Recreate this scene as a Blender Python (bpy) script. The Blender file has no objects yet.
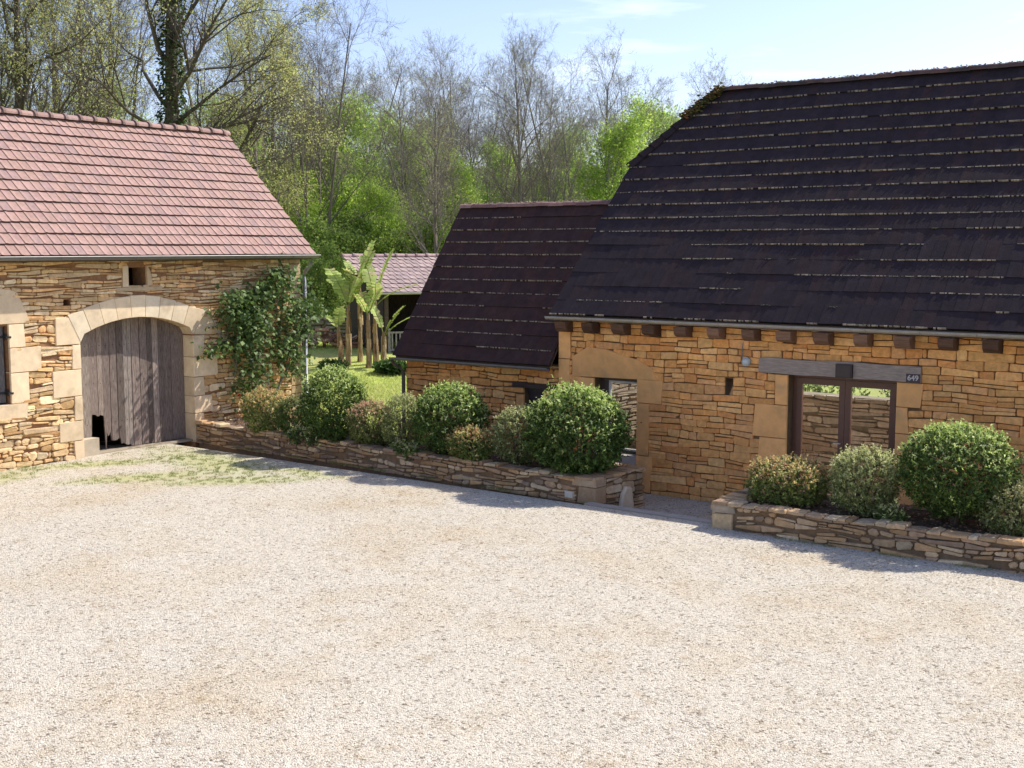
import bpy, math, random
import numpy as np
from mathutils import Vector, Matrix, Euler, noise

R = math.radians
C = bpy.context.scene.collection
scene = bpy.context.scene

# ------------------------------------------------------------------ camera, sky, sun, exposure
FPX, HCAM = 1228.0, 4.4
PITCH, YAW = math.atan(136 / FPX), R(36.6)
cam_d = bpy.data.cameras.new('camera'); cam = bpy.data.objects.new('camera', cam_d); C.objects.link(cam)
cam.location = (0, 0, HCAM); cam.rotation_euler = (R(90) - PITCH, 0, YAW)
cam_d.sensor_width = 36; cam_d.lens = 36 * FPX / 1024; cam_d.clip_start = .1; cam_d.clip_end = 3000
scene.camera = cam

SUNV = Vector((0.45, 0.90, 1.02)).normalized()          # towards the sun
EL, AZ = math.asin(SUNV.z), math.atan2(SUNV.x, SUNV.y)
w = bpy.data.worlds.new('World'); scene.world = w; w.use_nodes = True
nt = w.node_tree; nt.nodes.clear()
out = nt.nodes.new('ShaderNodeOutputWorld'); bg = nt.nodes.new('ShaderNodeBackground')
sky = nt.nodes.new('ShaderNodeTexSky'); sky.sky_type = 'NISHITA'; sky.sun_disc = False
sky.sun_elevation = EL; sky.sun_rotation = AZ; sky.air_density = 1.0; sky.dust_density = 1.0; sky.ozone_density = 2.2
bg.inputs[1].default_value = 0.14
# thin high cirrus mixed into the sky by direction
tc = nt.nodes.new('ShaderNodeTexCoord'); mp = nt.nodes.new('ShaderNodeMapping'); mp.inputs['Scale'].default_value = (2.0, 2.6, 16)
mp.inputs['Location'].default_value = (0.3, 0.1, 0.15); mp.inputs['Rotation'].default_value = (0.03, -0.05, 0)
ns = nt.nodes.new('ShaderNodeTexNoise'); ns.inputs['Scale'].default_value = 2.0; ns.inputs['Detail'].default_value = 7; ns.inputs['Roughness'].default_value = .55
rp = nt.nodes.new('ShaderNodeValToRGB'); rp.color_ramp.elements[0].position = .56; rp.color_ramp.elements[1].position = .80
rp.color_ramp.elements[1].color = (.65, .65, .65, 1)
mx = nt.nodes.new('ShaderNodeMixRGB'); mx.inputs[2].default_value = (8.0, 8.4, 9.0, 1)
L = nt.links.new
L(tc.outputs['Generated'], mp.inputs[0]); L(mp.outputs[0], ns.inputs['Vector']); L(ns.outputs[0], rp.inputs[0])
L(rp.outputs[0], mx.inputs[0]); wb = nt.nodes.new('ShaderNodeMixRGB'); wb.blend_type = 'MULTIPLY'; wb.inputs[0].default_value = 1; wb.inputs[2].default_value = (1.06, .97, 1.08, 1); L(sky.outputs[0], wb.inputs[1]); L(wb.outputs[0], mx.inputs[1]); L(mx.outputs[0], bg.inputs[0]); L(bg.outputs[0], out.inputs[0])
sd = bpy.data.lights.new('sun', 'SUN'); sd.energy = 4.3; sd.angle = R(.55); sd.color = (1, .95, .87)
so = bpy.data.objects.new('sun', sd); C.objects.link(so); so.rotation_euler = SUNV.to_track_quat('Z', 'Y').to_euler(); so.location = (0, 30, 40)
scene.view_settings.view_transform = 'Standard'; scene.view_settings.look = 'None'
scene.view_settings.exposure = 0.55; scene.view_settings.gamma = 1

# ------------------------------------------------------------------ helpers
FV = Vector((-math.sin(YAW), math.cos(YAW), 0)); RV = Vector((math.cos(YAW), math.sin(YAW), 0))

def smooth(a, b, x):
    t = min(1, max(0, (x - a) / (b - a))); return t * t * (3 - 2 * t)

def ground_z(x, y):
    s = x * FV.x + y * FV.y
    z = -0.55 + 1.62 * smooth(24, 42, s) * .9 + max(0, s - 42) * .03 + max(0, s - 75) * .05
    return z

def at(px, depth, z=None):
    f = depth * math.cos(PITCH)
    x = (px - 512) / FPX * depth
    p = FV * f + RV * x
    return Vector((p.x, p.y, ground_z(p.x, p.y) if z is None else z))

def tag(o, label=None, cat=None, group=None, kind=None):
    if label: o['label'] = label
    if cat: o['category'] = cat
    if group: o['group'] = group
    if kind: o['kind'] = kind
    return o

def empty(name, loc=(0, 0, 0), label=None, cat=None, group=None):
    o = bpy.data.objects.new(name, None); C.objects.link(o); o.location = loc; o.empty_display_size = .2
    return tag(o, label, cat, group)

def copy_tree(o, parent=None):
    c = o.copy(); C.objects.link(c); c.parent = parent
    if parent: c.matrix_parent_inverse = o.matrix_parent_inverse.copy()
    for ch in [k for k in scene.objects if k.parent is o]:
        copy_tree(ch, c)
    return c

class MB:
    """collects faces with a colour per face"""
    def __init__(s): s.v = []; s.f = []; s.c = []; s.m = []; s.col = (1, 1, 1); s.mi = 0
    def face(s, idx, col=None): s.f.append(idx); s.c.append(col or s.col); s.m.append(s.mi)
    def add(s, vs, fs, col=None):
        n = len(s.v); s.v.extend([tuple(p) for p in vs])
        for f in fs: s.face([i + n for i in f], col)
    def box(s, a, b, col=None, M=None, jit=0):
        x0, y0, z0 = a; x1, y1, z1 = b
        vs = [Vector(p) for p in ((x0, y0, z0), (x1, y0, z0), (x1, y1, z0), (x0, y1, z0), (x0, y0, z1), (x1, y0, z1), (x1, y1, z1), (x0, y1, z1))]
        if jit: vs = [p + Vector([random.uniform(-jit, jit) for _ in range(3)]) for p in vs]
        if M is not None: vs = [M @ p for p in vs]
        s.add(vs, [(0, 3, 2, 1), (4, 5, 6, 7), (0, 1, 5, 4), (1, 2, 6, 5), (2, 3, 7, 6), (3, 0, 4, 7)], col)
    def tube(s, pts, rs, n=6, col=None, caps=True):
        pts = [Vector(p) for p in pts]
        if not hasattr(rs, '__len__'): rs = [rs] * len(pts)
        base = len(s.v); up = Vector((0, 0, 1))
        for i, p in enumerate(pts):
            d = (pts[min(i + 1, len(pts) - 1)] - pts[max(i - 1, 0)]).normalized()
            a = d.cross(up if abs(d.z) < .95 else Vector((1, 0, 0))).normalized(); b = d.cross(a)
            for k in range(n):
                t = 2 * math.pi * k / n
                s.v.append(tuple(p + (a * math.cos(t) + b * math.sin(t)) * rs[i]))
        for i in range(len(pts) - 1):
            for k in range(n):
                s.face([base + i * n + k, base + i * n + (k + 1) % n, base + (i + 1) * n + (k + 1) % n, base + (i + 1) * n + k], col)
        if caps:
            s.face([base + k for k in range(n)], col); s.face([base + (len(pts) - 1) * n + k for k in reversed(range(n))], col)
    def build(s, name, mats, parent=None, smooth=False, loc=None):
        me = bpy.data.meshes.new(name); me.from_pydata(s.v, [], s.f)
        mats = mats if isinstance(mats, (list, tuple)) else [mats]
        for m in mats: me.materials.append(m)
        ca = me.color_attributes.new('Col', 'FLOAT_COLOR', 'CORNER')
        tot = np.array([len(f) for f in s.f]); cols = np.repeat(np.array([tuple(c)[:3] + (1,) for c in s.c], dtype=np.float32).reshape(-1, 4), tot, axis=0)
        ca.data.foreach_set('color', cols.ravel())
        if len(mats) > 1: me.polygons.foreach_set('material_index', s.m)
        if smooth: me.polygons.foreach_set('use_smooth', [True] * len(s.f))
        me.update()
        o = bpy.data.objects.new(name, me); C.objects.link(o)
        if parent: o.parent = parent
        if loc is not None: o.location = loc
        return o

def np_obj(name, V, F, cols, mat, parent=None, matidx=None):
    """fast quad mesh; cols per face"""
    me = bpy.data.meshes.new(name); nV, nF = len(V), len(F); k = F.shape[1]
    me.vertices.add(nV); me.vertices.foreach_set('co', V.astype(np.float32).ravel())
    me.loops.add(nF * k); me.loops.foreach_set('vertex_index', F.astype(np.int32).ravel())
    me.polygons.add(nF); me.polygons.foreach_set('loop_start', np.arange(0, nF * k, k, dtype=np.int32))
    for m in (mat if isinstance(mat, (list, tuple)) else [mat]): me.materials.append(m)
    if matidx is not None: me.polygons.foreach_set('material_index', matidx.astype(np.int32))
    me.update(calc_edges=True)
    ca = me.color_attributes.new('Col', 'FLOAT_COLOR', 'CORNER')
    cc = np.ones((nF, 4), np.float32); cc[:, :3] = cols
    ca.data.foreach_set('color', np.repeat(cc, k, axis=0).ravel())
    o = bpy.data.objects.new(name, me); C.objects.link(o)
    if parent: o.parent = parent
    return o

# ------------------------------------------------------------------ materials
def mat(name, rough=.9, col=None, noise_amt=.25, noise_scale=8, bump=.3, bscale=40, bdist=.01, spec=.3, stretch=(1, 1, 1),
        translucent=0, metallic=0, stain=None, stain_scale=1.5, stain_lo=.5, stain_hi=.7, detail=6):
    m = bpy.data.materials.new(name); m.use_nodes = True; t = m.node_tree; N = t.nodes; K = t.links.new
    b = N['Principled BSDF']; b.inputs['Roughness'].default_value = rough; b.inputs['Specular IOR Level'].default_value = spec
    b.inputs['Metallic'].default_value = metallic
    if col is None:
        a = N.new('ShaderNodeVertexColor'); a.layer_name = 'Col'; src = a.outputs[0]
    else:
        a = N.new('ShaderNodeRGB'); a.outputs[0].default_value = (*col, 1); src = a.outputs[0]
    tcn = N.new('ShaderNodeTexCoord'); mpn = N.new('ShaderNodeMapping'); mpn.inputs['Scale'].default_value = stretch
    K(tcn.outputs['Object'], mpn.inputs[0])
    n1 = N.new('ShaderNodeTexNoise'); n1.inputs['Scale'].default_value = noise_scale; n1.inputs['Detail'].default_value = detail; n1.inputs['Roughness'].default_value = .65
    K(mpn.outputs[0], n1.inputs['Vector'])
    mr = N.new('ShaderNodeMapRange'); mr.inputs[1].default_value = .25; mr.inputs[2].default_value = .75
    mr.inputs[3].default_value = 1 - noise_amt; mr.inputs[4].default_value = 1 + noise_amt
    K(n1.outputs[0], mr.inputs[0])
    mul = N.new('ShaderNodeVectorMath'); mul.operation = 'SCALE'; K(src, mul.inputs[0]); K(mr.outputs[0], mul.inputs['Scale'])
    cur = mul.outputs[0]
    if stain:
        n3 = N.new('ShaderNodeTexNoise'); n3.inputs['Scale'].default_value = stain_scale; n3.inputs['Detail'].default_value = 5
        K(mpn.outputs[0], n3.inputs['Vector'])
        r3 = N.new('ShaderNodeMapRange'); r3.inputs[1].default_value = stain_lo; r3.inputs[2].default_value = stain_hi; K(n3.outputs[0], r3.inputs[0])
        mm = N.new('ShaderNodeMixRGB'); mm.inputs[2].default_value = (*stain, 1); K(r3.outputs[0], mm.inputs[0]); K(cur, mm.inputs[1]); cur = mm.outputs[0]
    K(cur, b.inputs['Base Color'])
    if bump:
        n2 = N.new('ShaderNodeTexNoise'); n2.inputs['Scale'].default_value = bscale; n2.inputs['Detail'].default_value = 5
        K(mpn.outputs[0], n2.inputs['Vector'])
        bu = N.new('ShaderNodeBump'); bu.inputs['Strength'].default_value = bump; bu.inputs['Distance'].default_value = bdist
        K(n2.outputs[0], bu.inputs['Height']); K(bu.outputs[0], b.inputs['Normal'])
    if translucent:
        tr = N.new('ShaderNodeBsdfTranslucent'); K(cur, tr.inputs[0]); ms = N.new('ShaderNodeMixShader'); ms.inputs[0].default_value = translucent
        K(b.outputs[0], ms.inputs[1]); K(tr.outputs[0], ms.inputs[2]); K(ms.outputs[0], N['Material Output'].inputs[0])
    return m

M_STONE = mat('rubble_stone', .93, noise_amt=.32, noise_scale=11, bump=.7, bscale=55, bdist=.012, stain=(.42, .22, .09), stain_scale=1.1, stain_lo=.52, stain_hi=1.05)
M_DRESS = mat('dressed_stone', .9, noise_amt=.16, noise_scale=5, bump=.5, bscale=70, bdist=.008, stain=(.36, .25, .14), stain_scale=2.2, stain_lo=.58, stain_hi=.9)
M_TILE = mat('clay_tile', .8, noise_amt=.25, noise_scale=9, bump=.4, bscale=60, bdist=.006)
M_DTILE = mat('dark_clay_tile', .85, noise_amt=.35, noise_scale=5, bump=.5, bscale=50, bdist=.006, spec=.2)
M_LICHEN = mat('lichen', 1, noise_amt=.4, noise_scale=30, bump=.8, bscale=90)
M_WOOD = mat('weathered_wood', .85, noise_amt=.85, noise_scale=9, bump=.6, bscale=30, bdist=.008, stretch=(9, 9, .7), spec=.2)
M_BEAM = mat('old_oak_beam', .85, noise_amt=.4, noise_scale=6, bump=.6, bscale=25, bdist=.01, stretch=(.8, 7, 7), spec=.2)
M_ZINC = mat('zinc', .5, noise_amt=.18, noise_scale=6, bump=.1, bscale=20, metallic=.35, spec=.5)
M_PAINT = mat('painted_wood', .45, noise_amt=.12, noise_scale=12, bump=.1, bscale=60, spec=.4)
M_BARK = mat('bark', .95, noise_amt=.4, noise_scale=5, bump=.8, bscale=18, bdist=.03, stretch=(3, 3, .8))
M_LEAF = mat('leaf', .5, noise_amt=.15, noise_scale=3, bump=0, spec=.28, translucent=.38)
M_SPRING = mat('spring_leaf', .6, noise_amt=.15, noise_scale=.6, bump=0, spec=.3, translucent=.5)
M_SOIL = mat('soil_mulch', 1, noise_amt=.5, noise_scale=30, bump=1, bscale=60, bdist=.03)

def gravel_material():
    m = bpy.data.materials.new('gravel'); m.use_nodes = True; t = m.node_tree; N = t.nodes; K = t.links.new
    b = N['Principled BSDF']; b.inputs['Roughness'].default_value = .95; b.inputs['Specular IOR Level'].default_value = .2
    tcn = N.new('ShaderNodeTexCoord'); P = tcn.outputs['Object']
    def vor(scale, rnd=1):
        v = N.new('ShaderNodeTexVoronoi'); v.inputs['Scale'].default_value = scale; K(P, v.inputs['Vector']); return v
    def noi(scale, det=4, rough=.6):
        v = N.new('ShaderNodeTexNoise'); v.inputs['Scale'].default_value = scale; v.inputs['Detail'].default_value = det; v.inputs['Roughness'].default_value = rough; K(P, v.inputs['Vector']); return v
    v1 = vor(62)
    sx = N.new('ShaderNodeSeparateColor'); K(v1.outputs['Color'], sx.inputs[0])
    r = N.new('ShaderNodeValToRGB'); e = r.color_ramp.elements
    e[0].position = 0; e[0].color = (.17, .14, .10, 1); e[1].position = 1; e[1].color = (.68, .63, .515, 1)
    for p, c in ((.08, (.31, .265, .20)), (.16, (.45, .395, .305)), (.5, (.565, .505, .40)), (.8, (.62, .565, .455))):
        q = e.new(p); q.color = (*c, 1)
    K(sx.outputs[0], r.inputs[0])
    # second, bigger pebbles here and there
    v2 = vor(26); s2 = N.new('ShaderNodeSeparateColor'); K(v2.outputs['Color'], s2.inputs[0])
    r2 = N.new('ShaderNodeValToRGB'); e2 = r2.color_ramp.elements; e2[0].position = .0; e2[0].color = (.45, .41, .39, 1); e2[1].position = .09; e2[1].color = (1, 1, 1, 1)
    K(s2.outputs[1], r2.inputs[0])
    mu = N.new('ShaderNodeMixRGB'); mu.blend_type = 'MULTIPLY'; mu.inputs[0].default_value = 1; K(r.outputs[0], mu.inputs[1]); K(r2.outputs[0], mu.inputs[2])
    # broad worn / dusty patches
    def patch(cur, nz, lo, hi, col, mode='MIX', amt=1):
        mr = N.new('ShaderNodeMapRange'); mr.inputs[1].default_value = lo; mr.inputs[2].default_value = hi; mr.inputs[4].default_value = amt; K(nz, mr.inputs[0])
        x = N.new('ShaderNodeMixRGB'); x.blend_type = mode; x.inputs[2].default_value = (*col, 1); K(mr.outputs[0], x.inputs[0]); K(cur, x.inputs[1]); return x.outputs[0]
    cur = mu.outputs[0]
    cur = patch(cur, noi(.45, 6, .62).outputs[0], .48, .68, (.93, .86, .76), 'MULTIPLY')
    cur = patch(cur, noi(2.3, 5, .7).outputs[0], .56, .72, (.78, .70, .60), 'MULTIPLY')
    cur = patch(cur, noi(7, 4, .7).outputs[0], .62, .76, (.55, .48, .42), 'MULTIPLY')
    # mossy / weedy green: masks centred on where weeds grow, broken by noise
    sep = N.new('ShaderNodeSeparateXYZ'); K(P, sep.inputs[0])
    def blob(cx, cy, rx, ry, ang=0):
        mpn = N.new('ShaderNodeMapping'); mpn.vector_type = 'TEXTURE'; mpn.inputs['Location'].default_value = (cx, cy, 0); mpn.inputs['Rotation'].default_value = (0, 0, ang); mpn.inputs['Scale'].default_value = (rx, ry, 1000)
        K(P, mpn.inputs[0]); ln = N.new('ShaderNodeVectorMath'); ln.operation = 'LENGTH'; K(mpn.outputs[0], ln.inputs[0])
        mr = N.new('ShaderNodeMapRange'); mr.inputs[1].default_value = 1; mr.inputs[2].default_value = .0; mr.inputs[3].default_value = 0; mr.inputs[4].default_value = 1; K(ln.outputs[1], mr.inputs[0]); return mr.outputs[0]
    nz = noi(7, 9, .85).outputs[0]
    tot = None
    for bl in WEEDS:
        s = blob(*bl)
        if tot is None: tot = s
        else:
            ad = N.new('ShaderNodeMath'); ad.operation = 'MAXIMUM'; K(tot, ad.inputs[0]); K(s, ad.inputs[1]); tot = ad.outputs[0]
    ad = N.new('ShaderNodeMath'); ad.operation = 'ADD'; K(tot, ad.inputs[0]); K(nz, ad.inputs[1])
    cur = patch(cur, ad.outputs[0], .62, 1.25, (.42, .43, .17), 'MIX', .62)
    K(cur, b.inputs['Base Color'])
    bu = N.new('ShaderNodeBump'); bu.inputs['Strength'].default_value = .8; bu.inputs['Distance'].default_value = .012; bu.invert = True
    K(v1.outputs['Distance'], bu.inputs['Height'])
    bu2 = N.new('ShaderNodeBump'); bu2.inputs['Strength'].default_value = .5; bu2.inputs['Distance'].default_value = .05
    K(noi(5, 8, .7).outputs[0], bu2.inputs['Height']); K(bu.outputs[0], bu2.inputs['Normal']); K(bu2.outputs[0], b.inputs['Normal'])
    return m

# (cx, cy, rx, ry, angle): weed patches in the courtyard
WEEDS = [(-19.9, 16.4, 3.4, 1.2, R(-12)), (-18.0, 15.3, 2.4, .7, R(45)), (-19.6, 14.6, 2.4, .7, R(60)), (-21.6, 14.9, 2.6, .6, R(60)), (-21.9, 12.2, 1.0, 2.4, 0), (-17.5, 16.7, 1.5, .4, 0)]
M_GRAVEL = gravel_material()

def grass_mat():
    m = mat('lawn_grass', .95, col=(.42, .47, .12), noise_amt=.3, noise_scale=1.2, bump=.8, bscale=25, bdist=.05, stain=(.38, .37, .13), stain_scale=.35, stain_lo=.45, stain_hi=.65)
    return m
M_GRASS = grass_mat()
M_FLOOR = mat('forest_floor', 1, col=(.20, .26, .08), noise_amt=.5, noise_scale=.8, bump=.6, bscale=6, stain=(.09, .07, .04), stain_scale=.3)

def glass_mat():
    m = bpy.data.materials.new('window_glass'); m.use_nodes = True; t = m.node_tree; N = t.nodes
    b = N['Principled BSDF']; N.remove(b)
    g = N.new('ShaderNodeBsdfGlossy'); g.inputs['Roughness'].default_value = .02; tr = N.new('ShaderNodeBsdfTransparent'); tr.inputs[0].default_value = (.93, .95, .94, 1)
    lw = N.new('ShaderNodeLayerWeight'); lw.inputs[0].default_value = .15
    ms = N.new('ShaderNodeMixShader'); t.links.new(lw.outputs['Fresnel'], ms.inputs[0]); t.links.new(tr.outputs[0], ms.inputs[1]); t.links.new(g.outputs[0], ms.inputs[2])
    t.links.new(ms.outputs[0], N['Material Output'].inputs[0]); return m
M_GLASS = glass_mat()

# ------------------------------------------------------------------ walls of stone
class Frame:
    def __init__(s, o, U, N): s.o = Vector(o); s.U = Vector(U); s.N = Vector(N)
    def p(s, u, z, d=0): return s.o + s.U * u + Vector((0, 0, z)) + s.N * d

def lerpc(a, b, t): return tuple(a[i] + (b[i] - a[i]) * t for i in range(3))

def stone(mb, fr, q, d, back, rng, col, rr=.35, depthj=.3):
    """q: four (u,z) corners, ccw from lower left -> pillow-like stone proud of the wall"""
    hh = min(abs(q[3][1] - q[0][1]), abs(q[2][1] - q[1][1])); r = max(.004, hh * rr)
    ring = []
    for i in range(4):
        a = Vector(q[i]); b = Vector(q[(i + 1) % 4]); p = Vector(q[i - 1])
        e1 = (p - a); e2 = (b - a)
        l1, l2 = e1.length + 1e-6, e2.length + 1e-6
        k = rng.uniform(.5, 1.2)
        ring.append(a + e1 * min(.45, r * k / l1)); ring.append(a + e2 * min(.45, r * rng.uniform(.5, 1.3) / l2))
    c = sum(ring, Vector((0, 0))) / 8
    dd = d * rng.uniform(1 - depthj, 1 + depthj)
    tu, tz = rng.uniform(-.10, .10), rng.uniform(-.15, .15)
    vs = []
    for ins, dep in ((0, back), (0, dd * .62), (r * .55, dd)):
        for p in ring:
            v = c - p; l = v.length
            pp = p + v * min(.5, ins / max(l, 1e-5))
            e = dep + ((pp.x - c.x) * tu + (pp.y - c.y) * tz + rng.uniform(-.004, .004) if dep == dd else 0)
            vs.append(fr.p(pp.x, pp.y, e))
    vs.append(fr.p(c.x, c.y, dd + rng.uniform(-.003, .009)))
    n = len(mb.v); mb.v.extend(map(tuple, vs)); flip = fr.U.cross(Vector((0, 0, 1))).dot(fr.N) < 0
    def F(ix): mb.face([n + i for i in (reversed(ix) if flip else ix)], col)
    for lay in (0, 1):
        for i in range(8): F([lay * 8 + i, lay * 8 + (i + 1) % 8, lay * 8 + 8 + (i + 1) % 8, lay * 8 + 8 + i])
    for i in range(8): F([16 + i, 16 + (i + 1) % 8, 24])

def rubble(mb, fr, u0, u1, z0, z1, h=(.05, .11), l=(.12, .4), gap=.008, d=.03, pal=None, seed=1, hole=None, jit=.3, wav=.02, hfun=None, ragged=0, rr=.35, jamp=.18, topfun=None, even=False):
    rng = random.Random(seed); z = z0; k = 0
    while z < z1 - .02:
        hh = rng.uniform(*h) * (hfun(z) if hfun else 1)
        if z + hh > z1 - h[0] * .5: hh = z1 - z
        ph = rng.uniform(0, 9); nxt = lambda u, zz, a=wav, p=ph: zz + a * math.sin(u * 1.7 + p) * .5 + a * math.sin(u * 5.1 + p * 2) * .5
        phb = ph_prev if k else None
        def zb(u): return z if phb is None else z + wav * (math.sin(u * 1.7 + phb) + math.sin(u * 5.1 + phb * 2)) * .5
        top_last = z + hh >= z1 - 1e-4
        def zt(u): return z + hh if top_last else z + hh + wav * (math.sin(u * 1.7 + ph) + math.sin(u * 5.1 + ph * 2)) * .5
        ivs = [(u0, u1)]
        for (a, b) in (hole(z + hh / 2) if hole else []):
            new = []
            for (p, q) in ivs:
                if b <= p or a >= q: new.append((p, q)); continue
                if a > p: new.append((p, a))
                if b < q: new.append((b, q))
            ivs = new
        for (p, q) in ivs:
            u = p
            while u < q - 1e-3:
                ll = rng.uniform(*l) * (1 + 1.0 * (rng.random() ** 4))
                if rng.random() < .15: ll *= .5
                if q - (u + ll) < l[0] * .8: ll = q - u
                e = min(q, u + ll); g = gap * rng.uniform(.5, 1.6)
                def one(za, zbb):
                    j = lambda: rng.uniform(-1, 1) * jamp * min(hh, .12)
                    qd = [(u + g, zb(u) * (1 - za) + zt(u) * za + g + j() * .3), (e - g, zb(e) * (1 - za) + zt(e) * za + g + j() * .3),
                          (e - g + (0 if e == q else j() * .6), zb(e) * (1 - zbb) + zt(e) * zbb - g + j() * .5), (u + g + (0 if u == p else j() * .6), zb(u) * (1 - zbb) + zt(u) * zbb - g + j() * .5)]
                    if qd[3][1] - qd[0][1] < .012 or qd[2][1] - qd[1][1] < .012: return
                    if topfun and qd[3][1] > topfun(u): return
                    t = rng.random(); c = pal[int(rng.random() * len(pal))]; s = (.80 + .34 * t) if even else (.70 + .5 * t)
                    stone(mb, fr, qd, d, -.02, rng, tuple(x * s for x in c), rr=rr, depthj=jit)
                if hh > h[1] * .8 and rng.random() < .35:
                    m = rng.uniform(.35, .65); one(0, m); one(m, 1)
                else: one(0, 1)
                u = e
        ph_prev = ph; z += hh; k += 1

def backing(mb, fr, u0, u1, z0, z1, hole, thick=.45, step=.04, col=(.30, .16, .08), front=-.004):
    """solid core of the wall, left open at the openings"""
    z = z0; runs = []
    while z < z1 - 1e-4:
        zz = min(z1, z + step); hs = tuple((round(a, 3), round(b, 3)) for a, b in hole((z + zz) / 2))
        if runs and runs[-1][2] == hs: runs[-1][1] = zz
        else: runs.append([z, zz, hs])
        z = zz
    for za, zb, hs in runs:
        u = u0
        for a, b in sorted(hs) + [(u1, u1)]:
            if a > u:
                vs = [fr.p(uu, zz, dd) for dd in (front, -thick) for uu, zz in ((u, za), (a, za), (a, zb), (u, zb))]
                mb.add(vs, [(0, 1, 2, 3), (7, 6, 5, 4), (0, 4, 5, 1), (1, 5, 6, 2), (2, 6, 7, 3), (3, 7, 4, 0)], col)
            u = max(u, b)

def block(mb, fr, poly, front, back, col, bev=.012, rng=random):
    """dressed stone: polygon (u,z) extruded from back to front with a worn arris"""
    c = sum((Vector(p) for p in poly), Vector((0, 0))) / len(poly); n = len(poly); vs = []
    for ins, dep in ((0.003, back), (0.003, front - bev), (bev, front)):
        for p in poly:
            p = Vector(p); v = c - p
            vs.append(fr.p(*(p + v.normalized() * ins), dep + (rng.uniform(-.004, .004) if dep == front else 0)))
    vs.append(fr.p(c.x, c.y, front + .004))
    flip = fr.U.cross(Vector((0, 0, 1))).dot(fr.N) < 0
    area = sum(poly[i][0] * poly[(i + 1) % n][1] - poly[(i + 1) % n][0] * poly[i][1] for i in range(n))
    if area < 0: flip = not flip
    fs = []
    for lay in (0, 1):
        for i in range(n): fs.append([lay * n + i, lay * n + (i + 1) % n, (lay + 1) * n + (i + 1) % n, (lay + 1) * n + i])
    for i in range(n): fs.append([2 * n + i, 2 * n + (i + 1) % n, 3 * n])
    fs.append([n - 1 - i for i in range(n)])
    if flip: fs = [list(reversed(f)) for f in fs]
    s = rng.uniform(.86, 1.12); mb.add(vs, fs, tuple(x * s for x in col))

# ------------------------------------------------------------------ roofs
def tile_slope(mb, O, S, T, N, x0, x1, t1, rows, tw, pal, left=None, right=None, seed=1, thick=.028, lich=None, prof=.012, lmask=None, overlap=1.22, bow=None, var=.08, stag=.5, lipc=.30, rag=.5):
    """O origin at eave, S along eave, T up slope, N normal; tiles in courses with lips"""
    rng = random.Random(seed); O = Vector(O); rh = t1 / rows
    for r in range(rows):
        ta = r * rh; tb = min(t1, ta + rh * overlap)
        n = int(round((x1 - x0) / tw)); off = (stag * tw if r % 2 else 0)
        ph = rng.uniform(0, 9)
        for k in range(-1, n + 1):
            a = x0 + k * tw + off; b = a + tw - .0015
            def lim(x, t):
                lo = left(t) if left else x0; hi = right(t) if right else x1
                return min(hi, max(lo, x))
            al, bl, au, bu = lim(a, ta), lim(b, ta), lim(a, tb), lim(b, tb)
            if bl - al < .02 and bu - au < .02: continue
            if bl - al < .01 : continue
            j = rng.uniform(-.004, .006) * rag; jj = rng.uniform(-.008, .008) * rag; tj = rng.uniform(-.012, .012) * rag
            sag = (bow((a + b) / 2, ta) if bow else 0) + .006 * math.sin(a * 1.3 + ph)
            c = pal[int(rng.random() * len(pal))]; s = rng.uniform(1 - var, 1 + var); c = tuple(x * s for x in c)
            top = thick * 1.15; m = (al + bl) / 2; mu = (au + bu) / 2
            def P(x, t, h): return O + S * x + T * t + N * (h + sag)
            # a tile with a raised left rib and a hollow middle
            lo = [(al, top + j + prof), (al + (bl - al) * .22, top + j + prof * .6), (al + (bl - al) * .35, top + j - prof * .2), (bl, top + j)]
            hi = [(au, .012 + prof), (au + (bu - au) * .22, .012 + prof * .6), (au + (bu - au) * .35, .012), (bu, .012)]
            vs = [P(x, ta + tj + jj * (i - 1.5) * .4, h) for i, (x, h) in enumerate(lo)] + [P(x, tb, h) for x, h in hi] + [P(x, ta + tj + jj * (i - 1.5) * .4, h - thick) for i, (x, h) in enumerate(lo)]
            vs += [P(au, tb, -.012), P(bu, tb, -.012)]
            mb.mi = 0; mb.add(vs, [(0, 1, 5, 4), (1, 2, 6, 5), (2, 3, 7, 6), (8, 0, 4, 12), (3, 11, 13, 7)], c)
            n0 = len(mb.v) - len(vs)      # lip faces get a darker tint of the tile colour
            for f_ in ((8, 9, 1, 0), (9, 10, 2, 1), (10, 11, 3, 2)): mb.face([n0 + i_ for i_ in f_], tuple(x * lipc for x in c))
            if lich and (lmask is None or lmask((a + b) / 2, r)):
                q = rng.random()
                for z in range(3):
                    if rng.random() < lich:
                        xa = al + (bl - al) * (z / 3 + rng.uniform(0, .1)); xb = xa + (bl - al) * rng.uniform(.15, .38); w_ = rng.uniform(.004, .013)
                        h0 = top + j + .001
                        mb.mi = 1
                        g = rng.uniform(.35, 1.0); cc = (.36 * g, .29 * g, .20 * g)
                        vv = [P(xa, ta + tj - .012, h0 - .02), P(xb, ta + tj - .012, h0 - .022), P(xb, ta + tj - .010, h0 + .006), P(xa, ta + tj - .010, h0 + .008), P(xb, ta + tj + w_, h0 + .006), P(xa, ta + tj + w_ * .8, h0 + .006)]
                        mb.add(vv, [(0, 1, 2, 3), (3, 2, 4, 5)], cc); mb.mi = 0

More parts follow.
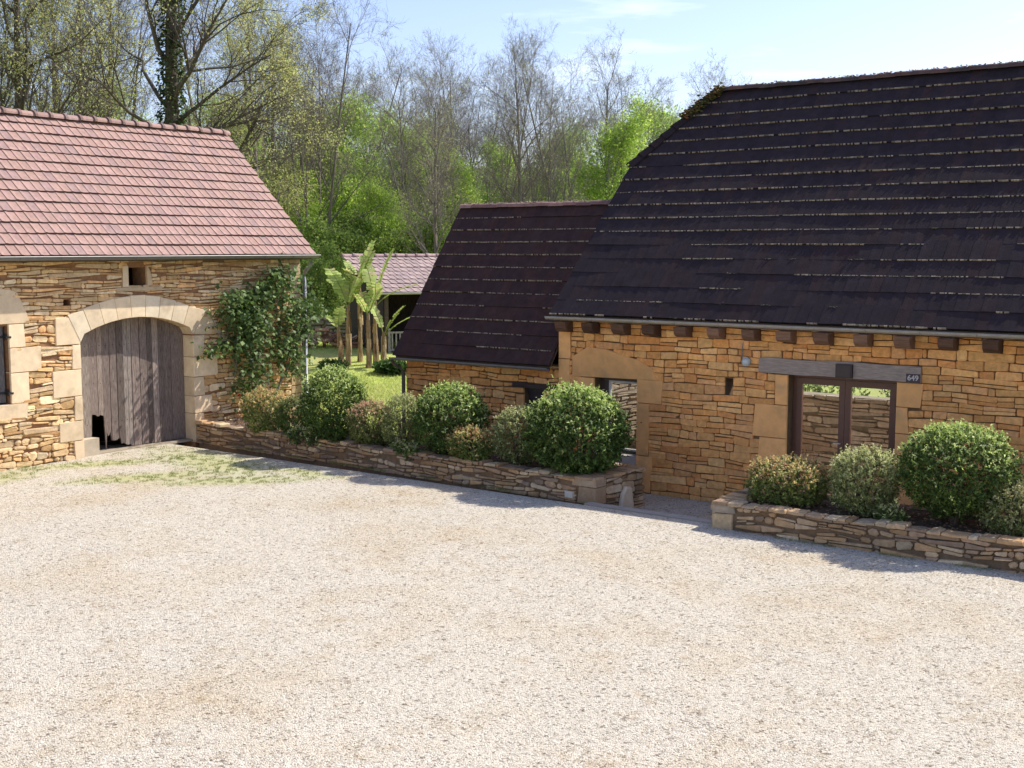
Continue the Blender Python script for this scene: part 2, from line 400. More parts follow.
def gutter(name, parent, a, b, outv, r, m, colr):
    """half-round gutter from a to b, with rolled lip and brackets"""
    mb = MB(); a, b = Vector(a), Vector(b); D = (b - a); Ln = D.length; D.normalize(); o = Vector(outv); Z = Vector((0, 0, 1))
    prof = [(o * math.cos(t) * r + Z * math.sin(t) * r) for t in [math.pi + math.pi * i / 8 for i in range(9)]]
    prof2 = [p * .88 for p in reversed(prof)]; ring = prof + prof2; n = len(ring)
    vs = [a + p for p in ring] + [b + p for p in ring]
    mb.add(vs, [(i, (i + 1) % n, n + (i + 1) % n, n + i) for i in range(n)] + [tuple(range(n))[::-1], tuple(range(n, 2 * n))], colr)
    mb.tube([a + o * r, b + o * r], r * .16, 6, colr)
    k = int(Ln / .9)
    for i in range(k + 1):
        p = a + D * (.2 + i * .9)
        if (p - a).length > Ln: break
        pts = [p + (o * math.cos(t) * r * 1.06 + Z * math.sin(t) * r * 1.06) for t in [math.pi + math.pi * q / 8 for q in range(9)]]
        mb.tube(pts, r * .10, 4, tuple(x * .8 for x in colr))
    return mb.build(name, m, parent)

# palettes (base colours of the stone)
PAL_BARN = [(.78, .55, .28), (.83, .61, .34), (.75, .49, .23), (.83, .65, .40), (.66, .41, .18), (.81, .57, .30), (.77, .56, .33), (.76, .45, .20)]
PAL_MAIN = [(.84, .42, .14), (.87, .455, .16), (.80, .375, .12), (.87, .49, .19), (.84, .425, .15), (.82, .415, .165), (.76, .33, .105)]
PAL_DRY = [(.50, .34, .19), (.54, .38, .22), (.42, .28, .17), (.30, .21, .14), (.60, .45, .28), (.48, .30, .15)]
DRESS_B = (.80, .62, .40); DRESS_M = (.85, .44, .165)

# ================================================================== THE SETTING: ground
def make_ground():
    # one big terrain sheet
    def axis(lo, hi, fine_lo, fine_hi):
        xs = list(np.arange(fine_lo, fine_hi, 1.5)); st = 2.0; x = fine_hi
        while x < hi: xs.append(x); st *= 1.25; x += st
        st = 2.0; x = fine_lo
        while x > lo: st *= 1.25; x -= st; xs.insert(0, x)
        return xs
    X = axis(-1400, 1400, -75, 45); Y = axis(-1400, 1400, 5, 90)
    mb = MB()
    for y in Y:
        for x in X:
            z = ground_z(x, y); s = x * FV.x + y * FV.y
            if s > 24: z += .12 * noise.noise(Vector((x * .12, y * .12, 0))) * min(1, (s - 24) / 10)
            mb.v.append((x, y, min(z, 40)))
    nx = len(X)
    for j in range(len(Y) - 1):
        for i in range(nx - 1):
            mb.face([j * nx + i, j * nx + i + 1, (j + 1) * nx + i + 1, (j + 1) * nx + i])
            cx, cy = X[i], Y[j]; s = cx * FV.x + cy * FV.y
            mb.m[-1] = 1 if s > 62 else 0
    tag(mb.build('lawn_ground', [M_GRASS, M_FLOOR], smooth=True), 'green lawn falling away behind the farm buildings', kind='structure')
    # gravel courtyard, gently uneven
    mb = MB(); xs = np.arange(-24.4, 14.01, .4); ys = np.concatenate([np.arange(-24, 17.4, .4), [17.45]])
    for y in ys:
        for x in xs:
            e = .022 * noise.noise(Vector((x * .5, y * .5, 3))) + .012 * noise.noise(Vector((x * 1.6, y * 1.6, 5)))
            if y > 17.3 : e = -.004
            mb.v.append((x, y, e))
    nx = len(xs)
    for j in range(len(ys) - 1):
        for i in range(nx - 1): mb.face([j * nx + i, j * nx + i + 1, (j + 1) * nx + i + 1, (j + 1) * nx + i])
    # skirt down to the terrain on the far side
    mb.add([(-24.4, 17.45, -.004), (14, 17.45, -.004), (14, 17.45, -.7), (-24.4, 17.45, -.7)], [(0, 1, 2, 3)])
    tag(mb.build('gravel_courtyard', M_GRAVEL, smooth=True), kind='structure')
    # sunken passage along the house
    mb = MB(); mb.box((-22.6, 17.46, -.62), (6, 20.24, -.30), (1, 1, 1))
    tag(mb.build('gravel_path', M_GRAVEL), kind='structure')
    # stone kerb at the head of the step
    mb = MB()
    x = -11.42
    while x < -8.78:
        e = min(-8.78, x + random.uniform(.7, 1.0)); g = random.uniform(.85, 1.1)
        mb.box((x + .004, 17.46, -.6), (e, 17.64, .022), (.40 * g, .35 * g, .29 * g)); x = e
    tag(mb.build('kerb', M_DRESS), kind='structure')
random.seed(4)
make_ground()

# loose pebbles lying on the gravel (nobody could count them)
def pebbles():
    rng = np.random.default_rng(5); n = 52000
    # uniform over the courtyard in front of the camera, denser nearby
    d = 8.5 + 12.5 * rng.random(n) ** .9; a = rng.uniform(-.46, .46, n)
    px = FV.x * d + RV.x * d * a; py = FV.y * d + RV.y * d * a
    ok = (py < 17.3) & (px > -22.4); px, py = px[ok], py[ok]; n = len(px)
    s = rng.uniform(.004, .0095, n) * (1 + 1.2 * (rng.random(n) > .97))
    base = np.array([[1, 0, 0], [0, 1, 0], [-1, 0, 0], [0, -1, 0], [0, 0, .75], [0, 0, -.5]])
    th = rng.uniform(0, 6.28, n); V = base[None] * (s[:, None, None] * rng.uniform(.7, 1.3, (n, 6, 1)))
    c, sn = np.cos(th)[:, None], np.sin(th)[:, None]
    X = V[..., 0] * c - V[..., 1] * sn; Y = V[..., 0] * sn + V[..., 1] * c
    z = np.array([.022 * noise.noise(Vector((x * .5, y * .5, 3))) + .012 * noise.noise(Vector((x * 1.6, y * 1.6, 5))) for x, y in zip(px, py)])
    P = np.stack([X + px[:, None], Y + py[:, None], V[..., 2] + z[:, None] + .002], -1).reshape(-1, 3)
    F = np.array([[0, 1, 4], [1, 2, 4], [2, 3, 4], [3, 0, 4]])
    F = (F[None] + 6 * np.arange(n)[:, None, None]).reshape(-1, 3)
    pal = np.array([(.68, .62, .50), (.55, .49, .385), (.45, .385, .295), (.34, .29, .23), (.61, .545, .43), (.20, .17, .135)])
    col = pal[rng.choice(6, n, p=[.30, .28, .15, .08, .15, .04])]
    o = np_obj('pebbles', P, F, np.repeat(col, 4, 0), M_SOLID)
    tag(o, 'loose pale pebbles scattered over the gravel courtyard', 'gravel', kind='stuff')
M_SOLID = mat('pebble_stone', .9, noise_amt=.05, bump=0)
pebbles()

# grass tufts in the weedy patches, and lawn blades
def blades(name, pts, h, wd, cols, seed, label, cat):
    rng = np.random.default_rng(seed); n = len(pts)
    th = rng.uniform(0, 6.28, n); hh = rng.uniform(h * .5, h * 1.3, n); lean = rng.uniform(-.5, .5, (n, 2)) * hh[:, None]
    dx = np.cos(th) * wd; dy = np.sin(th) * wd
    V = np.zeros((n, 3, 3)); V[:, 0] = pts; V[:, 1] = pts; V[:, 2] = pts
    V[:, 0, 0] -= dx; V[:, 0, 1] -= dy; V[:, 1, 0] += dx; V[:, 1, 1] += dy
    V[:, 2, 0] += lean[:, 0]; V[:, 2, 1] += lean[:, 1]; V[:, 2, 2] += hh
    F = np.arange(3 * n).reshape(n, 3)
    c = np.array(cols)[rng.integers(0, len(cols), n)] * rng.uniform(.7, 1.2, (n, 1))
    tag(np_obj(name, V.reshape(-1, 3), F, c, M_SPRING), label, cat, kind='stuff')
rg = np.random.default_rng(9); P = []
for (cx, cy, rx, ry, an) in WEEDS:
    n = int(2600 * rx * ry)
    r = np.sqrt(rg.random(n)) * .9 * rg.random(n) ** .3; t = rg.uniform(0, 6.28, n); u, v = r * rx * np.cos(t), r * ry * np.sin(t)
    P.append(np.stack([cx + u * math.cos(an) - v * math.sin(an), cy + u * math.sin(an) + v * math.cos(an), np.full(n, .0)], 1))
P = np.concatenate(P)
foot = []
for _ in range(9000):
    q = rg.random()
    if q < .35: foot.append((-22.5 + abs(rg.normal()) * .12, rg.uniform(11.5, 18), 0))
    elif q < .75:
        x = rg.uniform(-22.3, -11.5); foot.append((x, 17.90 - .0384 * (x + 16.9) - .06 - abs(rg.normal()) * .07, 0))
    else: foot.append((rg.uniform(-8.8, -2), 17.16 - abs(rg.normal()) * .06, 0))
foot = np.array([f for f in foot if noise.noise(Vector((f[0] * 1.3, f[1] * 1.3, 8))) > .08])
keep = [i for i, p in enumerate(P) if p[0] > -22.4 and p[1] < 17.3 and noise.noise(Vector((p[0] * 6, p[1] * 6, 1))) > .05]
blades('weed_grass', np.concatenate([P[keep], foot]), .035, .004, [(.26, .31, .08), (.36, .37, .13), (.20, .26, .06)], 3, 'short green weeds growing through the courtyard gravel', 'weeds')
n = 60000; d = rg.uniform(25, 48, n); a = (rg.uniform(300, 420, n) - 512) / FPX
P = np.stack([FV.x * d + RV.x * d * a, FV.y * d + RV.y * d * a, np.zeros(n)], 1)
P = P[(P[:, 0] < -17.9) | (P[:, 1] > 25)]; P = P[(P[:, 1] > 21.7)]
P[:, 2] = [ground_z(p[0], p[1]) for p in P]
blades('lawn_blades', P, .06, .010, [(.55, .64, .18), (.62, .66, .24), (.46, .56, .14)], 4, 'short mown grass of the lawn behind the barn', 'grass')

# ================================================================== BARN (facade at X=-22.52, faces +X)
BX = -22.55
BF = Frame((BX, 0, 0), (0, 1, 0), (1, 0, 0))
barn = empty('barn', (-22.55, 17, 0), 'sunlit honey stone barn with pink tiled roof and arched wooden cart door', 'barn')
def keep_world(o, p): o.parent = p; o.matrix_parent_inverse = p.matrix_world.inverted() if False else Matrix.Translation(-p.location)
def B(mb, name, m, parent=barn, smooth=False, root=None):
    o = mb.build(name, m, None, smooth); o.parent = parent
    if parent.type == 'EMPTY': o.matrix_parent_inverse = Matrix.Translation(-parent.location)
    return o

DL, DR_, SPR, CROWN = 15.18, 18.10, 2.56, 2.90     # cart door opening
mid = (DL + DR_) / 2; half = (DR_ - DL) / 2; rise = CROWN - SPR; RAD = (half ** 2 + rise ** 2) / (2 * rise); CZ = CROWN - RAD
def arch_z(u, rad=RAD): return CZ + math.sqrt(max(0, rad ** 2 - (u - mid) ** 2))
class Blocks:
    """collector whose every dressed block becomes a part of its own"""
    def __init__(s, parent, name='dressed_stone'): s.parent = parent; s.name = name
    def __call__(s, fr, poly, front, back, col, bev=.012, rng=random):
        m_ = MB(); block(m_, fr, poly, front, back, col, bev, rng); B(m_, s.name, M_DRESS, s.parent)
def barn_hole(z):
    hs = []
    if z < CROWN + .02:
        if z < SPR: hs.append((DL - .02, DR_ + .02))
        else:
            w_ = math.sqrt(max(0, RAD ** 2 - (z - CZ) ** 2)); hs.append((mid - w_ - .03, mid + w_ + .03))
    if 3.57 < z < 3.99: hs.append((16.43, 16.89))
    if 1.22 < z < 2.88: hs.append((12.5, 13.57))
    if 3.20 < z < 3.36: hs.append((14.84, 15.0))
    return hs
mb = MB(); backing(mb, BF, 8.2, 21.5, -.5, 4.25, barn_hole)
def hf(z): return 1.15 if z < 2.2 else (.72 if z > 2.7 else .9)
def cover(z):     # rubble skips the dressed stones
    hs = []
    ro = RAD + .43
    if SPR - .12 < z < CZ + ro - .03:
        w_ = math.sqrt(max(0, ro ** 2 - (z - CZ) ** 2)); hs.append((max(14.97, mid - w_ + .03), min(18.45, mid + w_ - .03)))
    if z <= SPR - .12: hs.append((DL - .18, DR_ + .16))
    for (a, b, c, d) in QUO:
        if c + .02 < z < d - .02: hs.append((a + .02, b - .02))
    if 3.57 < z < 3.99: hs.append((16.27, 17.03))
    if 3.99 <= z < 4.05: hs.append((16.43, 16.89))
    if 1.22 < z < 2.88: hs.append((12.4, 13.60))
    if 3.20 < z < 3.36: hs.append((14.84, 15.0))
    return hs
# dressed blocks round the openings: (u0,u1,z0,z1)
QUO = [(14.60, DL, .38, .80), (14.98, DL, .80, 1.32), (14.50, DL, 1.32, 1.88), (14.98, DL, 1.88, 2.40), (14.62, DL, 2.40, 2.98), (14.95, DL, -.05, .38),
       (DR_, 18.38, -.05, .62), (DR_, 18.62, .62, 1.02), (DR_, 18.40, 1.02, 1.46), (DR_, 18.80, 1.46, 1.92), (DR_, 18.42, 1.92, 2.42),
       (13.57, 13.92, 2.42, 2.90), (13.57, 14.28, 1.92, 2.42), (13.57, 13.98, 1.30, 1.92), (12.9, 13.92, .98, 1.30)]
rubble(mb, BF, 8.2, 21.12, -.08, 2.9, (.055, .12), (.14, .42), .0065, .034, PAL_BARN, 11, cover, hfun=hf, wav=.05, rr=.42, jamp=.26, jit=.5)
rubble(mb, BF, 8.2, 21.12, 2.9, 4.22, (.05, .10), (.14, .5), .006, .032, PAL_BARN, 12, cover, hfun=lambda z: .8, wav=.04, rr=.42, jamp=.24, jit=.5)
rng = random.Random(3); z = -.08                               # corner quoins of rougher long stones
k = 0
while z < 4.2:
    h_ = rng.uniform(.16, .3); block(mb, BF, [(21.12 - (.0 if k % 2 else .0), z + .006), (21.5, z + .006), (21.5, min(4.22, z + h_) - .004), (21.12, min(4.22, z + h_) - .004)], .03, -.4, (.50, .37, .22), .02, rng); z += h_; k += 1
wall = B(mb, 'wall', M_STONE)
bb = Blocks(barn); rng = random.Random(5)
for (a, b, c, d) in QUO:
    j = lambda: rng.uniform(-.02, .02)
    le, ri = (a, b) if a >= DR_ - .01 or (13 < a < 14 and b < 14.5) else (a, b)
    bb(BF, [(a + (j() if a not in (DR_, 13.57) else 0), c + .004), (b + (j() if b != DL else 0), c + .004), (b + (j() if b != DL else 0), d - .004), (a + (j() if a not in (DR_, 13.57) else 0), d - .004)], .046, -.36 if (b == DL or a == DR_) else -.2, DRESS_B, .014, rng)
# window lintel with a cut-back shoulder
bb(BF, [(12.6, 2.9), (14.05, 2.9), (13.98, 3.12), (13.80, 3.52), (13.60, 3.60), (12.6, 3.62)], .052, -.2, DRESS_B, .02, rng)
bb(BF, [(13.57 - .02, 1.92 + .0), (13.60, 1.92), (13.60, 1.94), (13.55, 1.94)], .03, -.1, DRESS_B, .002, rng)
# owl hole frame
bb(BF, [(16.27, 3.56), (16.42, 3.56), (16.42, 4.02), (16.29, 4.02)], .05, -.3, DRESS_B, .01, rng)
bb(BF, [(16.90, 3.56), (17.05, 3.60), (16.99, 3.9), (16.92, 4.02), (16.90, 4.02)], .05, -.3, (.58, .42, .25), .01, rng)
bb(BF, [(16.1, 3.48), (17.3, 3.47), (17.3, 3.555), (16.1, 3.555)], .055, -.2, (.56, .42, .26), .01, rng)
# voussoirs of the arch
bb = Blocks(barn, 'arch_stone'); n = 9; a0 = math.asin(half / RAD) * 1.0; ro = RAD + .47
cuts = [-a0 - .02 + (2 * a0 + .04) * i / n for i in range(n + 1)]
for i in range(n):
    a, b = cuts[i], cuts[i + 1]; inner = [(mid + RAD * math.sin(t), CZ + RAD * math.cos(t)) for t in (a, (a + b) / 2, b)]
    rr_ = ro + rng.uniform(-.03, .03) - (.03 if i in (0, n - 1) else 0); outer = [(mid + rr_ * math.sin(t), CZ + rr_ * math.cos(t)) for t in (b, a)]
    if i == 0: outer = [outer[0], (14.90, 3.02)]; inner[0] = (DL, SPR - .12)
    if i == n - 1: outer = [(18.52, 2.98), outer[1]]; inner[2] = (DR_, SPR - .12)
    bb(BF, inner + outer, .055, -.36, lerpc(DRESS_B, (.72, .60, .42), rng.random()), .012, rng)
bb(BF, [(18.42, 2.42), (18.98, 2.44), (18.52, 2.98), (DR_ + .02, 2.44)], .045, -.2, DRESS_B, .012, rng)
# jamb lining (reveal) on both sides
# other walls of the barn (closed shell)
mb = MB(); S = (.42, .30, .18)
mb.box((-28.6, 21.1, -.6), (-23.01, 21.5, 4.2), S); mb.box((-28.6, 8.2, -.6), (-23.01, 8.6, 4.2), S); mb.box((-28.6, 8.61, -.6), (-28.2, 21.09, 4.2), S)
for yy in (8.2, 21.1):
    mb.add([(-28.6, yy, 4.2), (-22.9, yy, 4.2), (-25.4, yy, 7.2), (-28.6, yy + .4, 4.2), (-22.9, yy + .4, 4.2), (-25.4, yy + .4, 7.2)], [(0, 1, 2), (5, 4, 3), (0, 2, 5, 3), (1, 4, 5, 2)], S)
B(mb, 'gable_wall', M_STONE)
mb = MB(); mb.box((-28.1, 8.7, -.1), (-23.0, 21.0, .0), (.12, .09, .06)); B(mb, 'earth_floor', M_SOIL)
# roof
EX, EZ, RX, RZ = -22.14, 4.22, -25.36, 7.34
T = Vector((RX - EX, 0, RZ - EZ)); tl = T.length; T.normalize(); Nn = Vector((RZ - EZ, 0, EX - RX)).normalized(); S_ = Vector((0, 1, 0))
roof = MB(); PT = [(.345, .22, .18), (.355, .225, .185), (.335, .21, .178), (.35, .22, .178), (.37, .235, .195), (.305, .20, .175), (.345, .215, .172)]
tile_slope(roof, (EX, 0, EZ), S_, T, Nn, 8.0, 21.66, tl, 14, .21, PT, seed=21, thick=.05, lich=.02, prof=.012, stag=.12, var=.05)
T2 = Vector((-(RX - EX), 0, RZ - EZ)).normalized()
E2 = (2 * RX - EX, 0, EZ); N2 = Vector((-(RZ - EZ), 0, EX - RX)).normalized(); N2 = Vector((N2.x, 0, abs(N2.z)))
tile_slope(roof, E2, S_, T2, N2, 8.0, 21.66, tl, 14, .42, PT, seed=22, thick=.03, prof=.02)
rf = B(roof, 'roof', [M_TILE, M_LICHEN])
mb = MB()   # under-roof boarding
for sgn in (1, -1):
    ax = EX if sgn > 0 else 2 * RX - EX
    t_ = T if sgn > 0 else T2; nn = Nn if sgn > 0 else N2
    a = Vector((ax, 0, EZ)) - nn * .03 + t_ * .03; b = a + t_ * (tl - .05)
    mb.add([a + S_ * 8.05, a + S_ * 21.7, b + S_ * 21.7, b + S_ * 8.05, a + S_ * 8.05 - nn * .03, a + S_ * 21.7 - nn * .03, b + S_ * 21.7 - nn * .03, b + S_ * 8.05 - nn * .03],
           [(0, 1, 2, 3), (7, 6, 5, 4), (0, 4, 5, 1), (1, 5, 6, 2), (3, 2, 6, 7), (0, 3, 7, 4)], (.12, .09, .06))
mb.box((EX - .42, 8.1, EZ - .10), (EX - .06, 21.55, EZ - .075), (.14, .11, .08))
B(mb, 'roof_boarding', M_WOOD, rf)
def ridge_caps(mb, a, b, r, step, pal, rng, collar=True, over=.25):
    a, b = Vector(a), Vector(b); D = (b - a); Ln = D.length; D.normalize(); side = D.cross(Vector((0, 0, 1))).normalized(); n = int(Ln / step)
    for i in range(n + 1):
        p = a + D * (i * step); q = a + D * min(Ln, (i + 1) * step + .03)
        if (q - p).length < .05: break
        c = pal[int(rng.random() * len(pal))]; s = rng.uniform(.85, 1.15); c = tuple(x * s for x in c); dz = rng.uniform(-.008, .012)
        def arc(o, rad): return [o + side * rad * math.cos(t) + Vector((0, 0, rad * math.sin(t) * .85 - over * r + dz)) for t in [math.pi * (k / 8) for k in range(9)]]
        v = arc(p, r) + arc(q, r * .9) + arc(p, r - .02) + arc(q, r * .9 - .02)
        mb.add(v, [(k + 1, k, 9 + k, 10 + k) for k in range(8)] + [(18 + k, k, k + 1, 19 + k) for k in range(8)], c)
        if collar:
            v = arc(p - D * .01, r * 1.16) + arc(p + D * .055, r * 1.16) + arc(p - D * .01, r * .95) + arc(p + D * .055, r * .95)
            mb.add(v, [(k + 1, k, 9 + k, 10 + k) for k in range(8)] + [(18 + k, k, k + 1, 19 + k) for k in range(8)] + [(9 + k, 27 + k, 28 + k, 10 + k) for k in range(8)], tuple(x * .62 for x in c))
mb = MB(); ridge_caps(mb, (RX, 8.0, RZ + .03), (RX, 21.7, RZ + .03), .15, .385, PT, random.Random(8)); B(mb, 'ridge_tiles', M_TILE, rf)
mb = MB(); rng = random.Random(2)     # small mortar fillets and leaning first slates at eave
gutter('gutter', None, (EX + .05, 8.0, EZ + .005), (EX + .05, 21.70, EZ + .005), (1, 0, 0), .075, M_ZINC, (.20, .19, .18))
g = bpy.data.objects['gutter']; g.parent = barn; g.matrix_parent_inverse = Matrix.Translation(-barn.location)
mb = MB(); zc = (.36, .37, .39)
mb.tube([(EX + .04, 21.5, EZ - .06), (EX + .0, 21.5, EZ - .2), (BX + .14, 21.53, EZ - .42), (BX + .12, 21.53, EZ - .6), (BX + .12, 21.53, -.3)], .05, 10, zc)
for z in (3.3, 1.7, .4): mb.tube([(BX + .12, 21.53, z), (BX + .12, 21.53, z + .04)], .062, 10, tuple(x * .8 for x in zc)); mb.box((BX - .02, 21.5, z), (BX + .12, 21.53, z + .03), zc)
B(mb, 'downpipe', M_ZINC, barn, True)
# arched plank door, two leaves, rotten hole low on the left leaf
def plank_door():
    rng = random.Random(17); XD = BX - .30; DF = Frame((XD, 0, 0), (0, 1, 0), (1, 0, 0))
    edges = [DL + .06]; seam = 16.88
    while edges[-1] < seam - .2: edges.append(edges[-1] + rng.uniform(.10, .21))
    edges[-1] = seam
    lef = edges; rig = [seam + .012]
    while rig[-1] < DR_ - .2: rig.append(rig[-1] + rng.uniform(.11, .22))
    rig[-1] = DR_ - .01
    pal = [(.25, .20, .165), (.33, .275, .23), (.20, .155, .13), (.28, .22, .18), (.16, .125, .105), (.42, .36, .31)]
    def hole_top(u):    # rotten bottoms
        if 15.60 < u < 15.95: return .82 - .25 * max(0, u - 15.72) + .02 * math.sin(u * 31)
        if 15.98 <= u < 16.10: return .30 + 2.5 * abs(u - 16.03)
        if 16.10 <= u < 16.34: return .24 + .02 * math.sin(u * 17)
        if 16.34 <= u < 16.6: return .10 + .03 * math.sin(u * 25)
        return .035 + .012 * noise.noise(Vector((u * 9, 0, 0))) if u > 16 else .02
    res = []
    for nm, ed in (('door_leaf', lef), ('door_leaf', rig)):
        mb = MB()
        for a, b in zip(ed[:-1], ed[1:]):
            c = pal[int(rng.random() * 6)]; s = rng.uniform(.8, 1.25); c = tuple(x * s for x in c); dz = rng.uniform(-.012, .012); n = 6
            us = [a + .004 + (b - a - .008) * i / n for i in range(n + 1)]
            top = [min(arch_z(u) - .0, CROWN) for u in us]; bot = [hole_top(u) + rng.uniform(-.015, .015) for u in us]
            vs = [DF.p(u, z, dz) for u, z in zip(us, bot)] + [DF.p(u, z, dz) for u, z in zip(us, top)] + [DF.p(u, z, dz - .03) for u, z in zip(us, bot)] + [DF.p(u, z, dz - .03) for u, z in zip(us, top)]
            m = n + 1; fs = []
            for i in range(n): fs += [(i, i + 1, m + i + 1, m + i), (2 * m + i + 1, 2 * m + i, 3 * m + i, 3 * m + i + 1), (2 * m + i, 2 * m + i + 1, i + 1, i)]
            fs += [(0, m, 3 * m, 2 * m), (n, 2 * m + n, 3 * m + n, m + n)]
            mb.add(vs, fs, c)
            for q in range(3):    # nail heads
                zz = (.62, 1.5, 2.3)[q] + rng.uniform(-.01, .01)
                if zz > hole_top((a + b) / 2) + .05: mb.box(tuple(DF.p((a + b) / 2 - .008, zz, dz)), tuple(DF.p((a + b) / 2 + .008, zz + .014, dz + .004)), (.05, .035, .03))
        res.append(B(mb, nm, M_WOOD))
    mb = MB()
    mb.box((XD - .09, DL + .62 if False else 16.35, .5), (XD - .05, DR_ - .03, .64), (.12, .1, .08)); mb.box((XD - .09, DL + .05, 1.45), (XD - .05, DR_ - .03, 1.6), (.12, .1, .08)); mb.box((XD - .09, DL + .05, 2.2), (XD - .05, DR_ - .03, 2.34), (.12, .1, .08))
    B(mb, 'door_ledge', M_WOOD)
    return res
plank_door()
mb = MB(); mb.box((BX - .24, DL + .01, -.02), (BX - .02, 15.58, .37), (.50, .42, .31), jit=.012)
B(mb, 'door_stop_stone', M_DRESS)
mb = MB(); mb.box((BX - .42, 15.6, -.02), (BX - .06, DR_, .02), (.34, .28, .2), jit=.008); B(mb, 'threshold', M_DRESS)
# window shutter at the left edge of the picture
mb = MB(); y = 12.62
while y < 13.5:
    e = min(13.53, y + .15); g_ = random.uniform(.85, 1.15); mb.box((BX - .12, y + .003, 1.33), (BX - .09, e, 2.88), (.135 * g_, .125 * g_, .12 * g_)); y = e
sh = B(mb, 'shutter', M_WOOD)
for z in (1.50, 2.62):
    mb = MB(); mb.box((BX - .087, 12.64, z), (BX - .075, 13.52, z + .045), (.03, .028, .03)); mb.tube([(BX - .06, 13.55, z - .04), (BX - .06, 13.55, z + .09)], .02, 8, (.03, .03, .03)); mb.box((BX - .075, 13.5, z), (BX + .06, 13.61, z + .04), (.03, .03, .03))
    B(mb, 'hinge', M_PAINT, sh)

# ================================================================== MAIN HOUSE (facade at Y=20.27, faces -Y)
HY = 20.30
HF = Frame((0, HY, 0), (1, 0, 0), (0, -1, 0))
house = empty('farmhouse', (-8, HY, -.3), 'long ochre stone farmhouse with steep dark brown tiled roof and half hip', 'house')
XL, XR = -13.88, 4.0
BIG = (-13.04, -12.06, .40, 1.86)            # left glazed opening (x0,x1,z0,z1)
DD = (-8.97, -7.02, -.12, 2.19)              # double glazed door
SL = (-10.20, -10.04, 1.70, 2.02)
def house_hole(z):
    hs = []
    if z < BIG[3]: hs.append((BIG[0], BIG[1])) if z > BIG[2] - .6 else None
    if DD[2] < z < DD[3]: hs.append((DD[0], DD[1]))
    if SL[2] < z < SL[3]: hs.append((SL[0], SL[1]))
    return hs
MD = [  # dressed blocks (x0,x1,z0,z1)
      (-13.40, -13.04, -.3, .5), (-13.55, -13.04, .5, 1.15), (-13.38, -13.04, 1.15, 1.86),
      (-12.06, -11.72, -.3, .42), (-12.06, -11.78, .42, 1.44), (-12.06, -11.50, 1.44, 1.90),
      (-9.22, -8.97, 1.62, 2.17), (-9.62, -8.97, 1.02, 1.62), (-9.50, -8.97, .45, 1.02), (-9.18, -8.97, -.3, .45),
      (-7.02, -6.58, 1.75, 2.17), (-7.02, -6.80, 1.30, 1.75), (-7.02, -6.52, .75, 1.30), (-7.02, -6.72, .1, .75), (-7.02, -6.4, -.3, .1),
      (XL, -13.58, 2.2, 2.78), (XL, -13.62, 1.5, 2.2), (XL, -13.56, .8, 1.5), (XL, -13.66, .1, .8), (XL, -13.55, -.3, .1)]
def house_cover(z):
    hs = []
    if z < BIG[3]: hs.append((BIG[0] - .02, BIG[1] + .02))
    if z < DD[3]: hs.append((DD[0] - .02, DD[1] + .02))
    if SL[2] < z < SL[3]: hs.append((SL[0], SL[1]))
    for a, b, c, d in MD:
        if c + .01 < z < d - .01: hs.append((a + .015, b - .015))
    if 1.86 < z < 2.46:   # big relieving lintel
        a_ = float(np.interp(z, [1.86, 2.25, 2.47], [-13.56, -13.56, -13.2])); b_ = float(np.interp(z, [1.9, 2.12, 2.27, 2.44, 2.47], [-11.62, -11.72, -12.05, -12.75, -13.2]))
        if b_ - .12 > a_ + .06: hs.append((a_ + .04 if z > 2.2 else a_, b_ - .10))
    if 2.17 < z < 2.46: hs.append((-9.50, -6.62))
    for x in CORB:
        if 2.72 < z < 2.95: hs.append((x - .12, x + .12))
    return hs
CORB = [-13.67, -13.04, -12.35, -11.68, -11.0, -10.32, -9.63, -8.96, -8.27, -7.57, -6.87, -6.16, -5.46, -4.75, -4.05, -3.35, -2.6, -1.9, -1.2, -.5]
mb = MB(); backing(mb, HF, XL, XR, -.65, 3.05, house_hole, col=(.16, .10, .05))
rubble(mb, HF, XL, XR, -.32, 1.2, (.09, .175), (.16, .44), .006, .030, PAL_MAIN, 31, house_cover, wav=.030, rr=.14, jamp=.20, even=True)
rubble(mb, HF, XL, XR, 1.2, 3.0, (.09, .18), (.16, .46), .006, .030, PAL_MAIN, 32, house_cover, wav=.026, rr=.13, jamp=.16, even=True)
def BH(mb, name, m, parent=None, smooth=False):
    return B(mb, name, m, parent or house, smooth)
BH(mb, 'wall', M_STONE)
bb = Blocks(house); rng = random.Random(7)
for a, b, c, d in MD:
    free = lambda x: x in (XL, -13.04, -12.06, -8.97, -7.02)
    j = lambda x: 0 if free(x) else rng.uniform(-.03, .03)
    bb(HF, [(a + j(a), c + .003), (b + j(b), c + .003), (b + j(b), d - .003), (a + j(a), d - .003)], .042, -.34, DRESS_M, .010, rng)
bb(HF, [(-13.56, 1.863), (-11.62, 1.90), (-11.72, 2.12), (-12.05, 2.27), (-12.75, 2.44), (-13.2, 2.47), (-13.56, 2.25)], .046, -.34, DRESS_M, .014, rng)
S = (.40, .27, .13)
mb = MB(); mb.box((XR - .4, HY + .46, -.65), (XR, 29.3, 3.0), S); BH(mb, 'gable_wall', M_STONE)
mb = MB(); mb.box((XL, HY + .46, -.65), (XL + .4, 29.3, 3.0), S)
mb.add([(XL, HY + .1, 3.0), (XL, 28.9, 3.0), (XL, 26.1, 6.0), (XL, 22.95, 6.0), (XL + .3, HY + .1, 3.0), (XL + .3, 28.9, 3.0), (XL + .3, 26.1, 6.0), (XL + .3, 22.95, 6.0)],
       [(0, 3, 2, 1), (4, 5, 6, 7), (0, 4, 7, 3), (3, 7, 6, 2), (2, 6, 5, 1)], S)
BH(mb, 'gable_wall', M_STONE)
